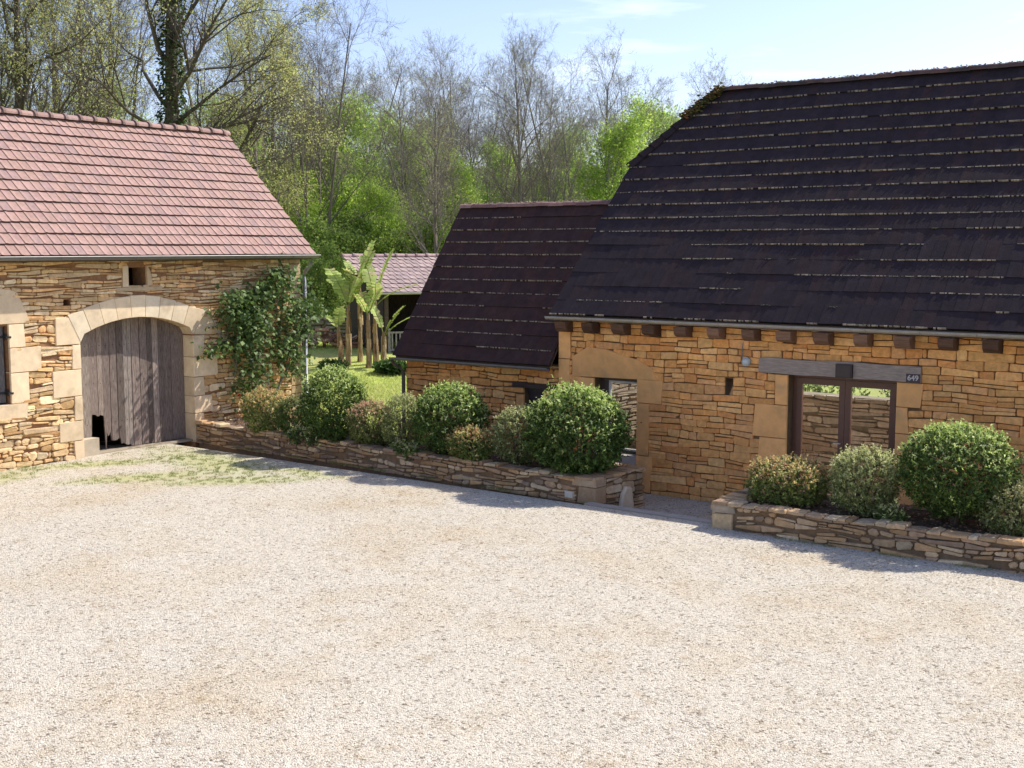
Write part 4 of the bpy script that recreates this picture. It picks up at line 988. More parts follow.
def bush(name, label, cx, cy, zb, rx, ry, ztop, pal, tips, seed, n_spr=1500, sq=2.0, leaf=.045, stem=0, tipzone=.25, lump=.055, wild=.4, group=None, flower=None, aspect=.5):
    rng = np.random.default_rng(seed); root = empty(name, (cx, cy, zb), label, 'bush', group)
    rz = (ztop - zb - stem) / 2; cz = stem + rz
    d = rng.normal(size=(n_spr, 3)); d /= np.linalg.norm(d, axis=1, keepdims=True)
    k = (np.abs(d) ** sq).sum(1) ** (-1 / sq); e = d * k[:, None]
    lobes = rng.normal(size=(9, 3)) * 3.2; ph = rng.uniform(0, 6.28, 9)
    lf = 1 + lump * np.sin(e @ lobes.T + ph).sum(1) / 2.2
    rad = (1 - .30 * rng.random(n_spr) ** 1.6) * lf
    base = np.stack([e[:, 0] * rx, e[:, 1] * ry, e[:, 2] * rz], 1) * rad[:, None]
    up = np.array([0, 0, 1.0]); out_ = base / np.array([rx, ry, rz]) ** 2; out_ /= np.linalg.norm(out_, axis=1, keepdims=True) + 1e-9
    sd_ = out_ + .45 * up + rng.normal(size=(n_spr, 3)) * .45; sd_ /= np.linalg.norm(sd_, axis=1, keepdims=True)
    sl = rng.uniform(.05, .12, n_spr) * (1 + wild * 2.5 * (rng.random(n_spr) ** 7)); base[:, 2] += cz
    nl = 9; t = np.linspace(0, 1, nl)
    P = base[:, None] + sd_[:, None] * (sl[:, None] * t)[:, :, None] - sd_[:, None] * .03
    D = sd_[:, None] * .55 + rng.normal(size=(n_spr, nl, 3)) * .75; Nr = sd_[:, None] * .6 + up * .5 + rng.normal(size=(n_spr, nl, 3)) * .4
    P, D, Nr = P.reshape(-1, 3), D.reshape(-1, 3), Nr.reshape(-1, 3); m = len(P)
    L_ = rng.uniform(.7, 1.25, m) * leaf; V, F = leaf_quads(P, D, Nr, L_, L_ * aspect)
    pal = np.array(pal); tips = np.array(tips)
    spc = pal[rng.integers(0, len(pal), n_spr)] * rng.uniform(.7, 1.3, (n_spr, 1))
    col = np.repeat(spc, nl, 0).reshape(n_spr, nl, 3)
    zrel = (base[:, 2] - cz) / rz
    tipsel = rng.random(n_spr) < np.clip((zrel + .15) * 1.5, .06, 1.5) * tipzone  # tips gather at the top: real growth colour, plus sunlight painted on green bushes
    tc_ = tips[rng.integers(0, len(tips), n_spr)] * rng.uniform(.8, 1.2, (n_spr, 1))
    wt = (t > .45)[None, :, None] * tipsel[:, None, None]; col = col * (1 - wt) + tc_[:, None] * wt
    col = (col.reshape(-1, 3) * rng.uniform(.85, 1.15, (m, 1)))
    np_obj('foliage', V, F, col, M_LEAF, root)
    mb = MB(); r2 = random.Random(seed)
    for i in range(16):
        a = r2.uniform(0, 6.28); q = r2.uniform(.3, .8); z1 = cz + rz * r2.uniform(-.3, .6)
        b0 = Vector((r2.uniform(-.06, .06), r2.uniform(-.06, .06), -.08)); b1 = Vector((math.cos(a) * rx * q * .4, math.sin(a) * ry * q * .4, z1 * .5)); b2 = Vector((math.cos(a) * rx * q, math.sin(a) * ry * q, z1))
        mb.tube([b0, b1, b2], [.018, .012, .005], 5, (.14, .10, .07))
    mb.build('stem', M_BARK, root)
    return root

DG = [(.085, .14, .03), (.115, .18, .038), (.065, .115, .024), (.145, .215, .05)]        # dark glossy evergreen
DG_lit = [(.58, .70, .20), (.44, .57, .13), (.66, .74, .30)]  # sunlit tops of the green bushes, painted as lighter leaf colour
VG = [(.21, .25, .075), (.28, .31, .12), (.15, .19, .055), (.38, .40, .18)]                # cream-edged
VGt = [(.68, .68, .34), (.60, .62, .26)]
AB = [(.20, .25, .06), (.27, .31, .08), (.15, .20, .05)]
ABt = [(.68, .50, .20), (.72, .58, .26), (.62, .34, .18), (.62, .60, .22)]
RD = [(.18, .21, .06), (.23, .26, .08)]; RDt = [(.66, .36, .24), (.62, .44, .26), (.58, .48, .24)]
MG = [(.13, .19, .05), (.17, .24, .06), (.10, .15, .04)]; MGt = [(.34, .40, .14)]
BZ = .37
bA = bush('shrub', 'low golden shrub with russet tips at the barn end of the long bed', -20.35, 18.3, BZ, .48, .42, 1.26, AB, ABt, 101, 1100, 2.4, tipzone=.9)
bush('shrub', 'small loose light green shrub right of the golden one by the barn', -19.48, 18.35, BZ, .34, .42, 1.20, MG, [(.3, .32, .13), (.3, .25, .1)], 102, 800, 2.2, tipzone=.6, wild=.6)
bush('clipped_bush', 'round dark green clipped bush, first from the barn in the long bed', -18.20, 18.25, BZ, .68, .60, 1.86, DG, DG_lit, 103, 2400, 2.25, .05, stem=.08, tipzone=.6)
bush('shrub', 'low shrub with pinkish brown tips between round and narrow bushes', -17.2, 18.3, BZ, .44, .42, 1.28, RD, RDt, 104, 1200, 2.3, tipzone=.95)
bush('clipped_bush', 'narrow grey green upright bush in the middle of the long bed', -16.32, 18.3, BZ, .34, .36, 1.46, VG, VGt, 105, 1200, 2.8, .035, tipzone=.45)
bush('clipped_bush', 'round dark green clipped bush behind the lowest russet shrub', -15.15, 18.4, BZ, .72, .62, 1.70, DG, DG_lit, 106, 2500, 2.35, .05, stem=.06, tipzone=.65)
bush('shrub', 'lowest russet tipped shrub in front of a round bush in the long bed', -14.36, 18.02, BZ, .42, .30, 1.00, AB, ABt, 107, 900, 2.6, tipzone=.95)
bush('clipped_bush', 'pale cream edged bush tucked behind the largest bush of the long bed', -13.50, 18.35, BZ, .40, .42, 1.42, VG, VGt, 108, 1300, 2.5, .038, tipzone=.6)
bush('clipped_bush', 'largest round glossy green bush at the step end of the long bed', -12.16, 18.38, BZ, .92, .74, 1.86, DG, DG_lit, 109, 3600, 2.5, .055, tipzone=.75, wild=.7)
bush('shrub', 'yellow and russet topped spreading shrub below the left glass pane', -7.95, 18.05, BZ, .60, .5, 1.05, AB, ABt, 110, 1500, 2.8, tipzone=1.0)
bush('clipped_bush', 'cream edged rounded bush below the right glass pane', -6.68, 18.0, BZ, .50, .48, 1.33, VG, VGt, 111, 1900, 2.7, .038, tipzone=.7)
bush('clipped_bush', 'large ball shaped green bush right of the glazed double door', -5.33, 18.1, BZ, .76, .72, 1.87, DG, DG_lit, 112, 3300, 2.15, .045, stem=.14, tipzone=.7)
bush('clipped_bush', 'small bush with yellow top cut by the right edge of the picture', -4.45, 17.95, BZ, .44, .45, 1.05, VG, [(.34, .3, .12), (.3, .3, .15)], 113, 1100, 2.4, .04, tipzone=.6)
# red rose bloom on the first shrub
mb = MB(); rng = random.Random(3)
for k in range(16):
    a = rng.uniform(0, 6.28); e = rng.uniform(.1, 1.3); c = Vector((-.38, -.42, .80)); o_ = Vector((math.cos(a) * math.cos(e), math.sin(a) * math.cos(e), math.sin(e))) * .05; s = Vector((-math.sin(a), math.cos(a), 0)) * .03
    mb.add([c, c + o_ * .7 + s, c + o_, c + o_ * .7 - s], [(0, 1, 2, 3)], (.55, .02, .03))
mb.tube([(-.38, -.42, .80), (-.34, -.36, .55), (-.3, -.3, 0)], .005, 5, (.1, .13, .04)); mb.build('flower', M_LEAF, bA)
# low plants between bushes
for i, (x, y, s_, lb) in enumerate([(-19.0, 17.95, .22, 'tiny pale leaved plant at the foot of the first round bush'), (-18.55, 17.95, .18, 'tiny green plant just left of the first round bush stem'), (-16.0, 17.95, .2, 'tiny bright plant under the narrow grey green bush'), (-15.75, 17.92, .14, 'smallest bright sprig beside the narrow grey green bush'), (-6.1, 17.6, .2, 'tiny plant between the cream edged bush and the ball shaped bush')]):
    bush('bedding_plant', lb, x, y, BZ - .02, s_, s_ * .8, BZ + s_ * 1.1, MG, VGt, 130 + i, 110, 2, .05, tipzone=.8, wild=.5)

# ------------------------------------------------------------------ skeleton trees
def branch_path(rng, p, d, ln, nseg, wob, trop):
    pts = [p.copy()]; st = ln / nseg
    for i in range(nseg):
        d = (d + Vector((rng.gauss(0, wob), rng.gauss(0, wob), rng.gauss(0, wob) + trop))).normalized(); p = p + d * st; pts.append(p.copy())
    return pts

def grow_tree(seed, H, r0, stems=1, spread=.15, limbs=12, limb_ang=(.6, 1.1), lens=(.38, .3), lv=(8, 6, 5), trop=(.02, .05, .06, .05), wob=(.022, .13, .17, .2), start=.25, taper=.8, limb_fall=.55, twig=.35, minr=.006, limb_k=1):
    """returns thick polylines, thin polylines, tips"""
    rng = random.Random(seed); thick, thin, tips = [], [], []
    def child(par, pr, level, ln):
        n = lv[level - 2]
        for k in range(n):
            t = rng.uniform(.25, 1.0); i = min(len(par) - 2, int(t * (len(par) - 1))); f = t * (len(par) - 1) - i
            p = par[i].lerp(par[i + 1], f); d0 = (par[i + 1] - par[i]).normalized(); ax = Vector((rng.gauss(0, 1), rng.gauss(0, 1), rng.gauss(0, 1))); ax = (ax - d0 * ax.dot(d0)).normalized()
            an = rng.uniform(.4, .95); d = d0 * math.cos(an) + ax * math.sin(an); l2 = ln * rng.uniform(.4, .75) * (1.15 - .5 * t)
            r = max(minr, pr * (1 - .65 * t) * rng.uniform(.4, .62)); seg = 4 if level < 4 else 3
            q = branch_path(rng, p, d, l2, seg, wob[min(level, 3)], trop[min(level, 3)])
            rs = [max(minr * .6, r * (1 - .75 * j / seg)) for j in range(seg + 1)]
            (thick if level == 2 and r > .03 else thin).append((q, rs))
            if level < len(lv) + 1: child(q, r, level + 1, l2)
            else: tips.append((q[-1], (q[-1] - q[-2]).normalized())); tips.append((q[1], d))
    for s in range(stems):
        a = 6.283 * s / stems + rng.uniform(-.5, .5); d = Vector((math.cos(a) * spread, math.sin(a) * spread, 1)).normalized() if stems > 1 else Vector((rng.gauss(0, .03), rng.gauss(0, .03), 1)).normalized()
        h = H * (1 if s == 0 else rng.uniform(.72, .98)); seg = 9; rs0 = r0 * (1 if stems == 1 else .75)
        tr = branch_path(rng, Vector((math.cos(a) * r0, math.sin(a) * r0, -.3)) if stems > 1 else Vector((0, 0, -.3)), d, h, seg, wob[0], trop[0])
        rr_ = [max(.02, rs0 * (1 - taper * (j / seg) ** .9)) * (1.25 if j == 0 else 1) for j in range(seg + 1)]; thick.append((tr, rr_))
        nl = max(3, int(limbs / (1 if stems == 1 else stems * .7)))
        for k in range(nl):
            t = start + (1 - start) * (k + rng.random()) / nl; i = min(seg - 1, int(t * seg)); f = t * seg - i; p = tr[i].lerp(tr[i + 1], f)
            az = k * 2.4 + rng.uniform(-.5, .5); an = rng.uniform(*limb_ang) * (1 - .35 * t); d = Vector((math.cos(az) * math.sin(an), math.sin(az) * math.sin(an), math.cos(an)))
            ln = H * rng.uniform(*sorted(lens)) * (1 - limb_fall * t); r = max(.02, rr_[i] * rng.uniform(.38, .6) * limb_k); n2 = 6
            q = branch_path(rng, p, d, ln, n2, wob[1], trop[1]); rs = [max(.012, r * (1 - .78 * j / n2)) for j in range(n2 + 1)]; thick.append((q, rs)); child(q, r, 2, ln)
    return thick, thin, tips

def tubes_np(paths, n, col, jit=.2, rng=None):
    Vs, Fs, Cs, off = [], [], [], 0; ang = np.arange(n) * 2 * math.pi / n
    ca, sa = np.cos(ang)[:, None], np.sin(ang)[:, None]
    for pts, rs in paths:
        m = len(pts); P = np.array(pts)
        d = np.gradient(P, axis=0); d /= np.linalg.norm(d, axis=1, keepdims=True) + 1e-9
        ref = np.array([0, 0, 1.0]) if abs(d[0, 2]) < .9 else np.array([1.0, 0, 0])
        a = np.cross(d, ref); a /= np.linalg.norm(a, axis=1, keepdims=True) + 1e-9; b = np.cross(d, a)
        V = P[:, None] + (a[:, None] * ca + b[:, None] * sa) * np.array(rs)[:, None, None]; Vs.append(V.reshape(-1, 3))
        i = np.arange(m - 1)[:, None] * n; k = np.arange(n)[None]; k2 = (k + 1) % n
        F = np.stack([i + k, i + k2, i + n + k2, i + n + k], -1).reshape(-1, 4) + off; Fs.append(F); off += m * n
        Cs.append(np.tile(np.array(col) * rng.uniform(1 - jit, 1 + jit), (len(F), 1)))
    return np.concatenate(Vs), np.concatenate(Fs), np.concatenate(Cs)

def leaves_at(tips, per, spread, size, pal, rng, up=.3, flat=0):
    P = np.array([t[0] for t in tips]); m = len(P) * per; P = np.repeat(P, per, 0) + rng.normal(size=(m, 3)) * spread * np.array([1, 1, .6 if flat else 1])
    D = rng.normal(size=(m, 3)); Nr = rng.normal(size=(m, 3)) * .5 + np.array([0, 0, 1.0]) * (1 + flat)
    L_ = rng.uniform(.6, 1.4, m) * size; V, F = leaf_quads(P, D, Nr, L_, L_ * .7)
    pal = np.array(pal); base = np.repeat(pal[rng.integers(0, len(pal), len(tips))], per, 0) * rng.uniform(.7, 1.25, (m, 1))
    return V, F, base

def make_tree(name, label, seed, bark, leafspec=None, group=None, ivy=None, cat='tree', **kw):
    root = empty(name, (0, 0, 0), label, cat, group); rng = np.random.default_rng(seed)
    th, tn, tips = grow_tree(seed, **kw)
    V, F, c = tubes_np(th, 7, bark, .12, rng); np_obj('trunk', V, F, c, M_BARK, root)
    V, F, c = tubes_np(tn, 3, tuple(x * 1.05 for x in bark), .2, rng); mi = np.zeros(len(F))
    if leafspec:
        per, spread, size, pal, frac = leafspec
        tp = [t for t in tips if rng.random() < frac]
        V2, F2, c2 = leaves_at(tp, per, spread, size, pal, rng); F = np.concatenate([F, F2 + len(V)]); V = np.concatenate([V, V2]); c = np.concatenate([c, c2]); mi = np.concatenate([mi, np.ones(len(F2))])
    np_obj('crown', V, F, c, [M_BARK, M_SPRING], root, mi)
    if ivy:
        n = ivy[0]; pth, rad = th[0]; t = rng.uniform(0, ivy[1], n) * (len(pth) - 1); i = t.astype(int).clip(0, len(pth) - 2); f = (t - i)[:, None]; A = np.array(pth)
        c0 = A[i] * (1 - f) + A[i + 1] * f; an = rng.uniform(0, 6.28, n); rr_ = np.array(rad)[i] * 1.1 + rng.random(n) ** 2 * .28
        P = c0 + np.stack([np.cos(an) * rr_, np.sin(an) * rr_, np.zeros(n)], 1); O_ = np.stack([np.cos(an), np.sin(an), -.4 + 0 * an], 1) + rng.normal(size=(n, 3)) * .4
        V, F = leaf_quads(P, O_, rng.normal(size=(n, 3)) * .4 + [0, 0, 1], np.full(n, .14), np.full(n, .12)); pal = np.array([(.05, .085, .02), (.08, .12, .03), (.035, .06, .015)])
        np_obj('ivy', V, F, pal[rng.integers(0, 3, n)], M_LEAF, root)
    return root

BK = (.20, .17, .15); BKD = (.085, .07, .055); BKG = (.25, .22, .195)
YG = [(.52, .58, .18), (.58, .60, .22), (.46, .52, .16), (.54, .52, .22)]
OL = [(.48, .47, .19), (.56, .54, .22), (.42, .42, .16)]
FG = [(.44, .62, .10), (.52, .68, .13), (.36, .54, .08), (.60, .72, .18)]

def place(o, px, depth, rot, sc, dz=0):
    p = at(px, depth); o.location = (p.x, p.y, p.z + dz); o.rotation_euler = (0, 0, rot); o.scale = (sc, sc, sc); return o

# big oak behind the barn
oak = make_tree('oak_tree', 'large spreading oak with ivy clad trunk and mossy limbs behind the barn ridge', 201, BKD, (4, .16, .075, OL + YG, .32), ivy=(5200, .75),
                H=20, r0=.42, limbs=26, limb_ang=(.7, 1.25), lens=(.42, .28), lv=(10, 6, 4), wob=(.035, .16, .2, .22), trop=(.02, .05, .05, .03), start=.24, minr=.006, limb_k=.72)
place(oak, 186, 47, 1.2, 1)
oak2 = make_tree('oak_tree', 'dark trunked oak at the upper left behind the barn roof', 202, BKD, (4, .16, .075, OL + YG, .4),
                 H=18, r0=.26, limbs=22, limb_ang=(.7, 1.2), lens=(.40, .26), lv=(9, 5, 4), start=.3, wob=(.03, .16, .2, .22), minr=.007)
place(oak2, 28, 50, 0, 1)
# prototypes of the wood
hb = make_tree('hornbeam', 'tall bare many stemmed tree right of the barn roof with upright twiggy branches', 203, BK, (3, .12, .06, YG, .03),
               H=16, r0=.17, stems=4, spread=.17, limbs=24, limb_ang=(.45, .95), lens=(.42, .30), lv=(9, 6, 4), trop=(.02, .09, .09, .07), start=.28, limb_fall=.42, minr=.0055)
hb2 = make_tree('hornbeam', 'bare forked tree in the middle of the wood above the small shed', 204, BKG, (3, .12, .06, YG, .05),
                H=14.5, r0=.2, stems=3, spread=.20, limbs=22, limb_ang=(.5, 1.0), lens=(.42, .30), lv=(9, 6, 4), trop=(.02, .09, .09, .07), start=.3, limb_fall=.42, minr=.0055)
ash = make_tree('ash_tree', 'slender bare tree standing just left of the low wing ridge', 205, BK, (4, .12, .06, YG, .12),
                H=15, r0=.2, limbs=24, limb_ang=(.5, 1.0), lens=(.38, .26), lv=(9, 6, 4), trop=(.01, .08, .08, .06), start=.22, limb_fall=.45, minr=.0055)
olt = make_tree('oak_tree', 'airy young oak with yellowish new leaves right of the barn gable', 206, BK, (5, .2, .08, YG + OL, .65),
                H=13, r0=.17, limbs=16, limb_ang=(.7, 1.15), lens=(.38, .26), lv=(7, 5, 4), start=.18, minr=.0055)
mpl = make_tree('maple_tree', 'fresh bright green leafy tree between the barn gable and the shed', 207, BK, (18, .36, .12, FG, 1.0),
                H=8.5, r0=.12, limbs=20, limb_ang=(.9, 1.35), lens=(.40, .28), lv=(7, 5), start=.08, trop=(.01, .01, .0, 0), limb_fall=.5, minr=.0055)
hz = make_tree('hazel_bush', 'leafy green shrub at the foot of the wood left of the shed', 208, BK, (22, .25, .11, [(.20, .30, .06), (.26, .37, .08), (.16, .25, .05), (.34, .42, .12)], 1.0), cat='shrub',
               H=4.2, r0=.06, stems=6, spread=.45, limbs=24, limb_ang=(.5, 1.1), lens=(.42, .3), lv=(5, 4), start=.05, minr=.006)
place(hb, 318, 58, .4, .84); place(hb2, 424, 60, 2.0, .77); place(ash, 522, 58, .3, .72); place(olt, 262, 53, 1.1, .95); place(mpl, 352, 66, .2, 1.1); place(hz, 322, 52, 0, .75)

def many(proto, items, group):
    tag(proto, group=group)
    for (px, dep, rot, sc, lb) in items:
        o = copy_tree(proto); o['label'] = lb; o['group'] = group; place(o, px, dep, rot, sc)
many(hb, [(290, 62, 2.2, .80, 'leaning bare stems immediately right of the barn roof corner, half hidden by twigs'),
          (490, 66, 1.5, .76, 'bare upright tree with purplish twigs directly above the left end of the wing ridge'),
          (548, 70, 3.5, .72, 'bare tree rising above the middle of the wing ridge'),
          (392, 78, 5.0, .72, 'thin bare tree far back left of the forked one'),
          (110, 62, 4.0, 1.2, 'many stemmed bare tree seen through the oak limbs above the barn ridge'),
          (462, 80, 5.6, .80, 'far bare tree between the forked tree and the purplish one')], 'bare upright trees in the wood')
many(hb2, [(576, 60, 4.4, .79, 'dark bare forked tree left of the steep farmhouse roof'),
           (342, 72, 1.0, .92, 'tall grey forked tree behind the stems right of the barn'),
           (668, 64, .7, .74, 'bare open crowned tree just left of the farmhouse roof apex'),
           (240, 66, 3.3, 1.1, 'grey forked tree behind the right end of the barn ridge')], 'forked bare trees in the wood')
many(ash, [(600, 66, 2.4, .76, 'slender tree with tallest pointed top between wing and farmhouse'),
           (702, 68, 1.9, .70, 'slender tree with yellowish buds whose top shows over the farmhouse hip'),
           (440, 52, 5.1, .60, 'thin pale trunk leaning close behind the shed roof'),
           (60, 60, 2.8, 1.15, 'straight slender trunk between the two oaks behind the barn'),
           (405, 68, .9, .72, 'slender tree just left of the forked grey one')], 'slender trees in the wood')
many(olt, [(90, 55, 2.9, 1.25, 'airy olive leaved oak over the left half of the barn ridge'),
           (-20, 52, .5, 1.25, 'olive leaved oak cut by the left edge of the picture'),
           (278, 60, 5.2, 1.08, 'olive leaved oak standing farther back right of the barn gable')], 'olive leaved oaks in the wood')
many(mpl, [(300, 60, 1.2, .72, 'bright green tree low against the barn roof verge'),
           (405, 70, 2.5, 1.0, 'bright green tree behind the forked bare tree'),
           (450, 64, 3.6, .80, 'bright green tree showing above the shed right end'),
           (330, 78, 4.4, 1.0, 'paler bright green tree farther back right of the barn'),
           (622, 60, 5.1, .95, 'brightest green tree touching the steep farmhouse roof edge'),
           (560, 76, .4, .95, 'green tree low behind the bare trees over the wing ridge'),
           (500, 74, 1.7, .9, 'green tree behind the left end of the wing ridge'),
           (380, 58, 2.9, .62, 'small bright green tree right behind the shed roof'),
           (230, 74, 3.1, 1.15, 'green tree behind the right part of the barn ridge'),
           (110, 80, 5.3, 1.25, 'green tree far behind the middle of the barn ridge'),
           (650, 74, 2.2, 1.15, 'green tree farther back beside the farmhouse roof edge')], 'fresh green trees in the wood')
many(hz, [(300, 50, 1.0, .62, 'leafy shrub beside the barn downpipe at the lawn edge'),
          (340, 56, 2.0, 1.0, 'leafy shrub behind the shed gable'),
          (420, 58, 3.0, 1.0, 'leafy shrub behind the right part of the shed roof'),
          (375, 60, 4.0, 1.05, 'leafy shrub behind the middle of the shed roof'),
          (455, 62, 5.0, 1.05, 'leafy shrub behind the low wing verge')], 'leafy shrubs along the wood edge')

# far wood as one mass
def far_wood():
    rng = np.random.default_rng(77); Vs, Fs, Cs, Ms, off = [], [], [], [], 0
    protos = [[c for c in o.children] for o in (hb, mpl, olt)]
    def arr(o):
        me = o.data; V = np.empty(len(me.vertices) * 3, np.float32); me.vertices.foreach_get('co', V); F = np.empty(len(me.loops), np.int32); me.loops.foreach_get('vertex_index', F)
        c = np.empty(len(me.loops) * 4, np.float32); me.color_attributes['Col'].data.foreach_get('color', c); mi = np.empty(len(me.polygons), np.int32); me.polygons.foreach_get('material_index', mi)
        return V.reshape(-1, 3), F.reshape(-1, 4), c.reshape(-1, 4, 4)[:, 0, :3], mi
    data = []
    for pr in protos:
        v, f, c, m, o_ = [], [], [], [], 0
        for ch in pr:
            V, F, cc, mi = arr(ch); v.append(V); f.append(F + o_); c.append(cc); m.append(mi if ch.name.startswith('crown') else mi * 0); o_ += len(V)
        V, F, cc, mi = np.concatenate(v), np.concatenate(f), np.concatenate(c), np.concatenate(m)
        keep = rng.random(len(F)) < .55; data.append((V, F[keep], cc[keep], mi[keep]))
    for i in range(16):
        k = [1, 1, 0, 1][i % 4]; px = -80 + 820 * ((i * .618) % 1); dep = rng.uniform(84, 112); p = at(px, dep); a = rng.uniform(0, 6.28); s = rng.uniform(.85, 1.0) * (1.2 if k == 1 else .8)
        V, F, cc, mi = data[k]; c_, s_ = math.cos(a), math.sin(a)
        W = np.stack([(V[:, 0] * c_ - V[:, 1] * s_) * s + p.x, (V[:, 0] * s_ + V[:, 1] * c_) * s + p.y, V[:, 2] * s + p.z], 1)
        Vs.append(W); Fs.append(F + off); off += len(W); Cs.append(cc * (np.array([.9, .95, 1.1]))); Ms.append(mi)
    V, F, cc, mi = map(np.concatenate, (Vs, Fs, Cs, Ms))
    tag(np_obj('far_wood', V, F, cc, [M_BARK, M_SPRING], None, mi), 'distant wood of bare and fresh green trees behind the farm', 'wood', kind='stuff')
far_wood()

# ------------------------------------------------------------------ climber on the barn wall
def climber():
    rng = random.Random(31); nr = np.random.default_rng(31)
    root = empty('fig_climber', (BX + .1, 19.9, .35), 'big leaved green climbing shrub trained against the sunlit barn wall', 'climbing plant')
    mb = MB(); tips = []
    stems = [(19.55, [(19.5, 1.2), (19.0, 2.0), (18.6, 2.8)]), (19.8, [(19.7, 1.4), (19.6, 2.4), (19.7, 3.5)]), (20.3, [(20.2, 1.2), (19.9, 1.9), (20.4, 2.9), (20.8, 3.9)]), (20.5, [(20.6, 1.3), (20.9, 2.2), (21.1, 3.1)]), (20.1, [(20.6, 1.3), (21.0, 1.9), (21.6, 2.8)])]
    c = Vector((BX + .1, 19.9, .35))
    for y0, pts in stems:
        P = [Vector((BX + .16, y0, .3))] + [Vector((BX + rng.uniform(.12, .35), y + rng.uniform(-.05, .05), z)) for y, z in pts]
        fine = []
        for a, b in zip(P[:-1], P[1:]):
            for k in range(4): fine.append(a.lerp(b, k / 4) + Vector((rng.gauss(0, .012), rng.gauss(0, .025), 0)))
        fine.append(P[-1]); fine = [p - c for p in fine]; n = len(fine)
        mb.tube(fine, [.030 * (1 - .7 * i / n) for i in range(n)], 6, (.36, .31, .25))
        for k in range(26):
            i = rng.randrange(5, n); d = Vector((rng.uniform(-.05, .6), rng.gauss(0, .8), rng.gauss(.35, .5))).normalized(); q = branch_path(rng, fine[i], d, rng.uniform(.3, .75), 4, .15, .05)
            q = [Vector((max(p.x, .0), p.y, p.z)) for p in q]
            mb.tube(q, [.010, .008, .006, .005, .004], 4, (.24, .21, .14)); tips += [(p, d) for p in q[1:]]
    mb.build('stem', M_BARK, root, True)
    # leaf masses where the photo shows them: (y, z, ry, rz, n)
    clumps = [(20.45, 3.65, .55, .35, 420), (19.3, 3.0, .6, .42, 700), (19.75, 2.6, .45, .45, 340), (20.9, 2.9, .5, .4, 260), (19.5, 2.3, .42, .42, 280), (18.75, 2.15, .5, .18, 150), (20.6, 2.1, .5, .35, 230), (21.3, 2.5, .4, .4, 170),
              (19.6, 1.6, .3, .4, 140), (20.9, 1.65, .4, .25, 130), (19.4, 1.15, .35, .4, 160), (21.5, 3.0, .3, .3, 90), (21.0, 1.35, .4, .2, 60), (20.0, 3.3, .5, .3, 260), (18.3, 2.0, .2, .1, 30)]
    P = []
    for y, z, ry, rz, n in clumps:
        n = int(n * .85); e = nr.normal(size=(n, 3)) * .55; P.append(np.stack([np.abs(e[:, 0]) * .45 + .05, y + e[:, 1] * ry - 19.9, z + e[:, 2] * rz - .35], 1))
    P.append(np.array([t[0] for t in tips])); P = np.concatenate(P); m = len(P)
    D = nr.normal(size=(m, 3)) * .8 + [.7, 0, -.5]; N_ = nr.normal(size=(m, 3)) * .5 + [.7, 0, .8]; L_ = nr.uniform(.07, .15, m)
    V, F = leaf_quads(P, D, N_, L_, L_ * .85); pal = np.array([(.08, .14, .035), (.12, .19, .05), (.20, .28, .08), (.10, .16, .045)])
    np_obj('foliage', V, F, pal[nr.integers(0, 4, m)] * nr.uniform(.8, 1.3, (m, 1)), M_LEAF, root)
climber()

# ------------------------------------------------------------------ garden: shed, banana plants, log pile, low wall
G0 = at(385, 41)
gth = math.atan2(RV.y, RV.x) + R(26); e1 = Vector((math.cos(gth), math.sin(gth), 0)); e2 = Vector((-math.sin(gth), math.cos(gth), 0)); gz = G0.z
SM = Matrix(((e1.x, e2.x, 0, G0.x), (e1.y, e2.y, 0, G0.y), (0, 0, 1, gz), (0, 0, 0, 1)))
shed = empty('garden_shed', (0, 0, 0), 'small open fronted timber shed with pink tiled roof at the far side of the lawn', 'shed'); shed.matrix_world = SM
ez, rzh, dep, lenx = 1.98, 3.12, 3.6, 7.0
dk = (.045, .035, .03)
mb = MB()
mb.box((.09, dep - .1, -.3), (lenx - .09, dep - .02, rzh - .1), dk)
for xx in (0, lenx - .08): mb.add([(xx, .1, -.3), (xx, dep, -.3), (xx, dep, rzh - .08), (xx, .1, ez + .0), (xx + .08, .1, -.3), (xx + .08, dep, -.3), (xx + .08, dep, rzh - .08), (xx + .08, .1, ez)], [(0, 3, 2, 1), (4, 5, 6, 7), (0, 4, 7, 3), (3, 7, 6, 2), (1, 2, 6, 5)], dk)
mb.build('plank_wall', M_WOOD, shed)
mb = MB()
for xx in (.1, 2.3, 4.6, 6.8): mb.box((xx - .06, .02, -.3), (xx + .06, .14, ez), (.10, .075, .055))
mb.box((-.1, .0, ez - .0), (lenx + .1, .12, ez + .12), (.10, .075, .055)); mb.build('post', M_BEAM, shed)
roof = MB(); t_ = Vector((0, dep + .25, rzh - ez + .02)); tl = t_.length; t_.normalize(); nn = Vector((0, -t_.z, t_.y))
tile_slope(roof, (0, -.25, ez + .06), Vector((1, 0, 0)), t_, nn, -.25, lenx + .3, tl, 9, .25, [(.36, .265, .235), (.33, .245, .22), (.38, .28, .25), (.31, .23, .215)], seed=71, thick=.03, prof=.015)
roof.build('roof', [M_TILE, M_LICHEN], shed)
mb = MB(); ridge_caps(mb, (-.25, dep, rzh + .12), (lenx + .3, dep, rzh + .12), .12, .4, [(.40, .27, .25)], random.Random(2)); mb.build('ridge_tiles', M_TILE, shed)
gutter('gutter', shed, (-.25, -.3, ez + .06), (lenx + .3, -.3, ez + .06), (0, -1, 0), .06, M_ZINC, (.45, .44, .42))
mb = MB(); gcol = (.30, .28, .25)
x = .25
mb.box((.2, -.02, .68), (4.6, .03, .74), gcol); mb.box((.2, -.02, .10), (4.6, .03, .15), gcol)
while x < 4.6: mb.box((x, -.01, .15), (x + .05, .02, .68), gcol); x += .14
mb.box((.12, -.04, -.2), (.2, .05, .85), gcol); mb.build('railing', M_WOOD, shed)

